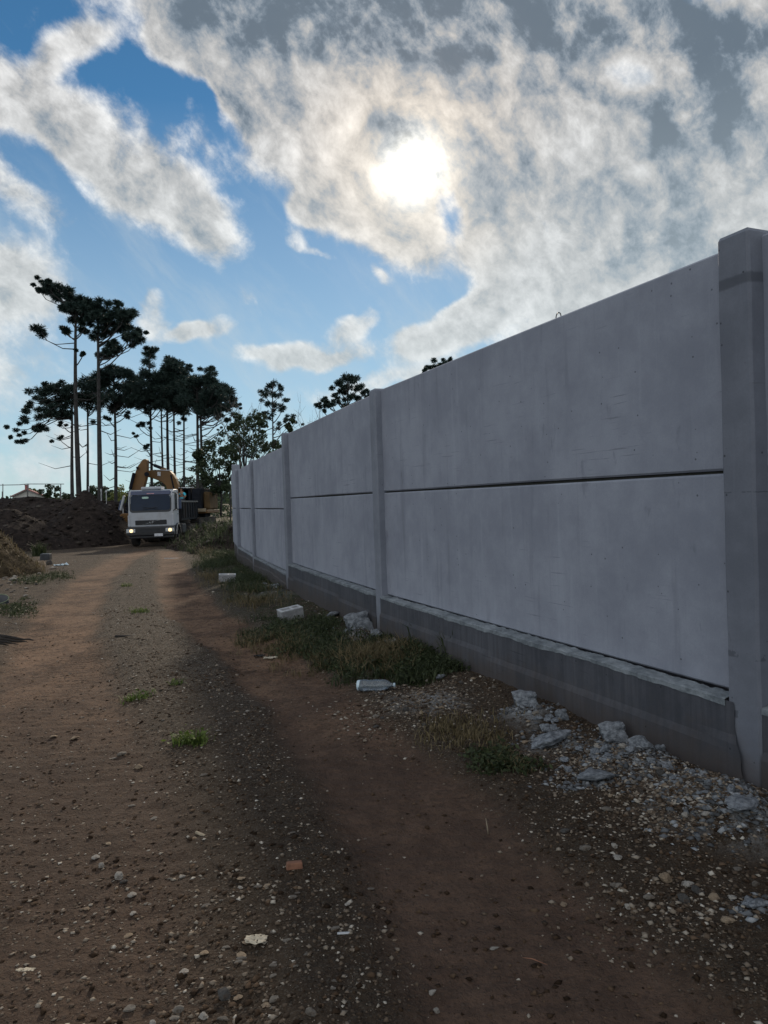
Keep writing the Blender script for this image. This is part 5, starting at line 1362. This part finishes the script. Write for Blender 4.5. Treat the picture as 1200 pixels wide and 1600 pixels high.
# wheels
def wheel(x, y, r=.50, wd=.30, double=False, parent=tr):
    m_ = MB(); wdt = wd*(2 if double else 1); s_ = 1 if x > 0 else -1; n = 28; ring = []
    pr = [(-wdt/2, r*.62), (-wdt/2, r*.93), (-wdt/2+.04, r), (wdt/2-.04, r), (wdt/2, r*.93), (wdt/2, r*.62)]
    vs = []; fs = []
    for i in range(n):
        a = 2*pi*i/n
        for q, (u, rr) in enumerate(pr):
            r2 = rr - (.018 if (i % 2 and q in (2, 3)) else 0); vs.append(Vector((x+u, y+r2*cos(a), r+r2*sin(a))))
    k = len(pr)
    for i in range(n):
        j = (i+1) % n
        for q in range(k): fs.append((i*k+q, j*k+q, j*k+(q+1) % k, i*k+(q+1) % k))
    m_.add(vs, fs); w_ = m_.build('wheel', M['rubber'], parent)
    m_ = MB(); m_.cyl((x+s_*(wdt/2-.12), y, r), (x+s_*(wdt/2-.05), y, r), r*.62, 22); m_.cyl((x+s_*(wdt/2-.05), y, r), (x+s_*(wdt/2+.02), y, r), r*.22, 14); m_.build('rim', M['tipper'], w_)
for sx in (-1, 1):
    wheel(sx*1.0, .95); 
    for yy in (4.9, 6.2): wheel(sx*.92, yy, double=True)
    # mudguard arch
    arch = [(.95+.60*cos(a), .50+.60*sin(a)) for a in np.linspace(R(8), R(172), 9)]; arch2 = [(.95+.66*cos(a), .50+.66*sin(a)) for a in np.linspace(R(172), R(8), 9)]
    m_ = prism_x(arch+arch2, sx*1.0-.18, sx*1.0+.19); m_.build('mudguard', M['black_trim'], tr)
    m_ = prism_x([(y_-.95+.95, z_) for y_, z_ in arch+arch2], sx*1.195-.004, sx*1.195+.020); m_.build('mudguard_lip', M['chrome' if sx > 0 else 'black_trim'], tr)
part('chassis_rail', [((-.42, 4.3, .92), (.10, 6.4, .26)), ((.42, 4.3, .92), (.10, 6.4, .26)), ((0, 1.0, .6), (1.5, .2, .2)), ((0, 5.5, .6), (1.5, .25, .25))], 'chassis')
part('fuel_tank', [((1.02, 2.6, .82), (.42, 1.1, .52))], 'chassis', bevel=.08)
part('battery_box', [((-1.02, 2.6, .82), (.42, .9, .50))], 'chassis', bevel=.03)
part('air_stack', [((-.9, 1.78, 2.1), (.22, .22, 1.5))], 'chassis', bevel=.04)
# tipper body
tb = part('tipper_body', [((0, 4.75, 1.30), (2.36, 5.5, .12)), ((-1.17, 4.75, 1.80), (.07, 5.5, .90)), ((1.17, 4.75, 1.80), (.07, 5.5, .90)), ((0, 2.02, 1.86), (2.27, .07, 1.04)), ((0, 7.46, 1.75), (2.27, .07, .8))], 'tipper', bevel=.012)
part('side_rail', [((-1.18, 4.75, 2.28), (.13, 5.56, .09)), ((1.18, 4.75, 2.28), (.13, 5.56, .09))], 'stone_edge' if 'stone_edge' in M else 'trim', tb, bevel=.015)
for sx in (-1, 1):
    for k in range(7): part('side_rib', [((sx*1.235, 2.2+.84*k, 1.80), (.06, .10, .86))], 'tipper', tb, bevel=.01)
m_ = MB(); r_ = np.random.RandomState(5)
X, Y = np.meshgrid(np.linspace(-1.1, 1.1, 14), np.linspace(2.1, 7.4, 28)); Z = 1.75 + .25*(1-(X/1.15)**2)*(1-((Y-4.75)/2.8)**2) + .10*fbm2(X*3, Y*3, 3, 33)
idx = np.arange(14*28).reshape(28, 14); F_ = np.stack([idx[:-1,:-1], idx[:-1,1:], idx[1:,1:], idx[1:,:-1]], -1).reshape(-1, 4)
np_mesh('earth_load', np.stack([X, Y, Z], -1).reshape(-1, 3), F_, M['bank'], tr)

# ------------------------------------------------------------------ excavator behind the truck
M['digger'] = simple('worn_yellow_paint', (.15, .074, .020), .6, .15, 1.2, dirt=((.13,.075,.035), .7))
M['digger_dark'] = simple('dark_machine_steel', (.012, .014, .020), .85, .25, 2, spec=.15)
M['rust'] = simple('dusty_brown_panel', (.09, .058, .028), .8, .3, 1.5, spec=.2)
EY = 45.0
ep = at(300, 842, EY); ez = float(base_z(ep.x, EY)) + .35
ex = empty('excavator', (ep.x, EY, ez), label='yellow excavator behind the truck with its arm bent over to the left', cat='excavator')
EO = Vector((ep.x, EY, ez))
def eprism(name, poly, Y, th, mt, parent=ex, bevel=.03, skew=None):
    m_ = MB(); pts = [at(a, b, Y if not skew else Y + skew*(a-poly[0][0])/40) - EO for a, b in poly]
    m_.prism(pts, Vector((0, th, 0))); return m_.build(name, M[mt], parent, bevel=bevel)
boom = [(229.5,735.5),(240,734.3),(252,734.6),(264.6,735.2),(270,741),(274.5,748),(277.5,757),(279,772),(279,800),(266,800),(264.5,782),(262.5,768),(258.5,758.5),(253,753.4),(245,750),(237,747),(229.4,745)]
bm_ = eprism('boom', boom, 44.2, .50, 'digger', skew=.0)
eprism('boom_top_plate', [(240,733.6),(264.6,734.2),(264.7,735.3),(240,734.5)], 44.15, .60, 'plate', bm_, .005)
eprism('boom_mark', [(246,737.2),(251,737.6),(250.5,743.8),(245.8,743.2)], 44.15, .045, 'plate', bm_, .0)
for sx, w0 in ((0, .5),):
    m_ = MB(); m_.tube([at(276.5,798,43.9)-EO, at(272.5,768,43.9)-EO], .085, 10); m_.tube([at(272.5,768,43.9)-EO, at(267,742,43.9)-EO], .05, 8)
    m_.tube([at(262,798,43.95)-EO, at(263,772,43.95)-EO], .085, 10); m_.build('boom_cylinder', M['digger_dark'], ex)
m_ = MB(); m_.tube([at(231.5,721.5,44.4)-EO, at(243,728.2,44.4)-EO], .055, 8); m_.tube([at(241,727,44.4)-EO, at(255.5,732.6,44.4)-EO], .10, 10); m_.build('stick_cylinder', M['digger_dark'], ex)
m_ = MB(); m_.box(at(255.5,734,44.4)-EO, (.3, .25, .22)); m_.build('cylinder_bracket', M['digger'], ex, bevel=.02)
stick = [(223.0,717.8),(226.7,716.9),(229.3,718.8),(229.2,737),(227.5,748),(224.2,760),(219,775),(208,800),(199.5,800),(204,772),(208,752),(211.5,737),(215.5,727.5)]
st_ = eprism('stick', stick, 43.6, .46, 'digger')
m_ = MB(); m_.tube([at(209.5,739,43.45)-EO, at(203.5,764,43.45)-EO], .10, 10); m_.tube([at(203.5,764,43.45)-EO, at(197,790,43.45)-EO], .055, 8); m_.build('bucket_cylinder', M['digger_dark'], ex)
m_ = MB(); m_.tube([at(229,741,43.3)-EO, at(229,741,44.9)-EO], .14, 12); m_.tube([at(214.5,731,43.4)-EO, at(214.5,731,44.3)-EO], .08, 10); m_.build('pivot_pin', M['digger_dark'], ex)
eprism('linkage', [(199,786),(205,790),(200,806),(194,803)], 43.5, .3, 'digger_dark')
bk = eprism('bucket', [(186,806),(190,802),(202,803),(206,812),(203,826),(197,836),(191,832),(187,822)], 43.0, 1.05, 'digger', bevel=.05)
for k in range(4):
    m_ = MB(); p = at(192, 833, 43.1+.26*k)-EO; m_.box(p+Vector((0,0,-.08)), (.10, .09, .26), taper=(1.4, 1.3)); m_.build('tooth', M['digger_dark'], bk)
# upper structure: cab, counterweight, deck, tracks
def wx(px): return at(px, 790, EY).x - EO.x
def wz(py): return at(300, py, EY).z - EO.z
x0, x1, zt, zb_ = wx(280), wx(301.5), wz(762.6), wz(797)
cd = 1.75
deck = part('deck', [((( wx(262)+wx(328))/2, .9, zb_-.12), (wx(328)-wx(262), 3.2, .20))], 'digger', ex, .03)
cabp = []
t = .09
for xx in (x0+t/2, x1-t/2):
    for yy in (-.6, -.6+cd): cabp.append(((xx, yy, (zt+zb_)/2), (t, t, zt-zb_-.10)))
part('cab_frame', cabp, 'digger_dark', ex, .012)
part('cab_roof', [(((x0+x1)/2, -.6+cd/2, zt-.045), (x1-x0+.10, cd+.16, .09))], 'digger_dark', ex, .02)
part('cab_floor', [(((x0+x1)/2, -.6+cd/2, zb_+.025), (x1-x0, cd, .05))], 'digger_dark', ex, .01)
part('cab_rear_wall', [(((x0+x1)/2, -.6+cd+.02, (zt+zb_)/2), (x1-x0-.02, .05, zt-zb_-.12))], 'digger_dark', ex, 0)
part('cab_side_wall', [((x1+.03, -.6+cd/2, (zt+zb_)/2), (.04, cd-.1, zt-zb_-.12)), ((x0-.03, -.6+cd/2, zb_+.28), (.04, cd-.1, .5))], 'digger_dark', ex, 0)
m_ = MB(); m_.box((x0-.03, -.6+cd/2, zb_+.98), (.02, cd-.14, .78)); m_.build('cab_side_window', M['glass'], ex)
part('roof_edge', [(((wx(281)+wx(310))/2, -.70, zt+.03), (wx(308)-wx(281), .05, .035))], 'plate', ex, 0)
# engine house right of the cab, with panels
eh = part('engine_cover', [(((x1+.06+wx(317.5))/2, .9, (wz(763.5)+zb_)/2), (wx(317.5)-x1-.10, 2.9, wz(763.5)-zb_))], 'digger_dark', ex, .06)
for k in range(3): part('vent_slat', [(((x1+wx(317.5))/2+.05, -.565, zb_+.45+.16*k), ((wx(317.5)-x1)*.6, .02, .05))], 'tipper', eh, 0)
part('counterweight', [(((wx(318.3)+wx(328))/2, 1.1, (wz(769)+zb_)/2), (wx(328)-wx(318.3), 2.3, wz(769)-zb_))], 'rust', ex, .10)
part('deck_plate', [(((wx(301)+wx(326))/2, -.78, wz(797.5)), (wx(326)-wx(301), .22, .20))], 'wood', ex, .02)
part('data_plate', [(((wx(302.5)+wx(308.5))/2, -.93, wz(801.5)), (wx(308.5)-wx(302.5), .02, .10))], 'plate', ex, .0)
part('slew_ring', [((.2, .9, zb_-.34), (1.3, 1.3, .24))], 'digger_dark', ex, .05)
for cx in (wx(270), wx(312)):
    poly = []; zt2 = zb_-.48; hgt = .80
    for a in np.linspace(R(90), R(270), 7): poly.append((-.9+hgt/2*cos(a), zt2-hgt/2+hgt/2*sin(a)))
    for a in np.linspace(R(-90), R(90), 7): poly.append((2.7+hgt/2*cos(a), zt2-hgt/2+hgt/2*sin(a)))
    m_ = prism_x(poly, cx-.28, cx+.28); tk = m_.build('track', M['rubber'], ex, bevel=.02)
    for k in range(6):
        m_ = MB(); m_.box((cx, -1.34+.012*abs(k-2.5), zt2-.10-.12*k), (.60, .06, .05)); m_.build('track_shoe', M['chassis'], tk)
    m_ = MB(); m_.box((cx, .9, zt2-.4), (.4, 3.0, .3)); m_.build('track_frame', M['digger_dark'], tk)
gs = part('operator_seat', [(((x0+x1)/2+.10, .25, zb_+.38), (.5, .5, .14)), (((x0+x1)/2+.10, .52, zb_+.78), (.5, .12, .7))], 'digger_dark', ex, .04)

# operator sitting in the cab
M['shirt'] = simple('cyan_work_shirt', (.06, .50, .66), .85, .15, 6)
M['trousers'] = simple('dark_trousers', (.03, .035, .05), .9)
M['skin'] = simple('skin', (.30, .17, .115), .6, .08, 10)
M['hair'] = simple('dark_hair', (.015, .012, .010), .8)
def skin_mesh(name, verts, edges, radii, mt, parent, sub=2, root=0):
    me = bpy.data.meshes.new(name); me.from_pydata([tuple(v) for v in verts], edges, []); o = bpy.data.objects.new(name, me); COL.objects.link(o)
    o.modifiers.new('skin', 'SKIN'); sv = me.skin_vertices[0].data
    for i, r in enumerate(radii): sv[i].radius = (r, r) if not isinstance(r, tuple) else r; sv[i].use_root = (i == root)
    if sub: m2 = o.modifiers.new('sub', 'SUBSURF'); m2.levels = sub; m2.render_levels = sub
    me.materials.append(M[mt]); o.parent = parent; return o
sc_ = (EO.x + wx(289.5), EO.y - .12, EO.z + zb_)
pe = empty('person', (EO.x+wx(288.5), EO.y-.62, EO.z+zb_+.60), label='excavator operator in a cyan shirt seated at the controls', cat='person')
# one body: pelvis, spine, neck, head, arms to the levers, legs bent forward
bv = [(0,.05,.02),(0,.08,.22),(0,.06,.40),(0,.02,.52),(0,-.01,.60),(0,-.02,.70),(0,-.03,.78),
      (.17,.03,.47),(.28,-.08,.28),(.30,-.32,.22),(.29,-.42,.23),
      (-.17,.03,.47),(-.26,-.08,.27),(-.24,-.32,.20),(-.23,-.42,.21),
      (.10,-.02,.0),(.14,-.44,.06),(.14,-.50,-.34),(.14,-.62,-.40),
      (-.10,-.02,.0),(-.14,-.44,.06),(-.14,-.50,-.34),(-.14,-.62,-.40)]
be = [(0,1),(1,2),(2,3),(3,4),(4,5),(5,6),(3,7),(7,8),(8,9),(9,10),(3,11),(11,12),(12,13),(13,14),(0,15),(15,16),(16,17),(17,18),(0,19),(19,20),(20,21),(21,22)]
rr = [(.15,.11),(.14,.10),(.17,.11),(.12,.09),.055,.085,.075,.065,.050,.038,.028,.065,.050,.038,.028,.09,.070,.048,.04,.09,.070,.048,.04]
skin_mesh('body', bv, be, rr, 'skin', pe)
# shirt over torso and upper arms, trousers, hair
sv_ = [(0,.05,.06),(0,.08,.22),(0,.06,.40),(0,.02,.505),(.17,.03,.47),(.27,-.07,.30),(-.17,.03,.47),(-.25,-.07,.29)]
skin_mesh('shirt', sv_, [(0,1),(1,2),(2,3),(3,4),(4,5),(3,6),(6,7)], [(.175,.135),(.165,.125),(.195,.135),(.135,.11),.085,.072,.085,.072], 'shirt', pe)
tv = [(0,.05,.0),(.10,-.02,.0),(.14,-.44,.06),(.14,-.49,-.28),(-.10,-.02,.0),(-.14,-.44,.06),(-.14,-.49,-.28)]
skin_mesh('trousers', tv, [(0,1),(1,2),(2,3),(0,4),(4,5),(5,6)], [(.17,.13),.11,.088,.066,.11,.088,.066], 'trousers', pe)
bm = bmesh.new(); bmesh.ops.create_uvsphere(bm, u_segments=16, v_segments=10, radius=.108)
for v in bm.verts: v.co = Vector((v.co.x*.92, v.co.y*1.05, v.co.z*1.05))
bmesh.ops.delete(bm, geom=[v for v in bm.verts if v.co.z < -.02 and v.co.y < .02], context='VERTS')
me = bpy.data.meshes.new('hair'); bm.to_mesh(me); bm.free(); me.materials.append(M['hair']); o = bpy.data.objects.new('hair', me); COL.objects.link(o); o.location = (0,-.012,.775); o.parent = pe
m_ = MB(); m_.box((0,-.125,.735), (.022,.03,.04), taper=(.6,.5)); m_.build('nose', M['skin'], pe, bevel=.006)
for sx in (-1, 1):
    m_ = MB(); m_.box((sx*.032,-.105,.762), (.022,.012,.010)); m_.build('eye', M['hair'], pe, bevel=.003)
    for q in range(4):
        m_ = MB(); x_ = sx*.26+(.03 if sx > 0 else .03)*1 + (q-1.5)*.018; m_.tube([(x_,-.43,.235),(x_,-.48,.235),(x_,-.50,.205)], [.010,.009,.007], 6); m_.build('finger', M['skin'], pe, smooth_=True)
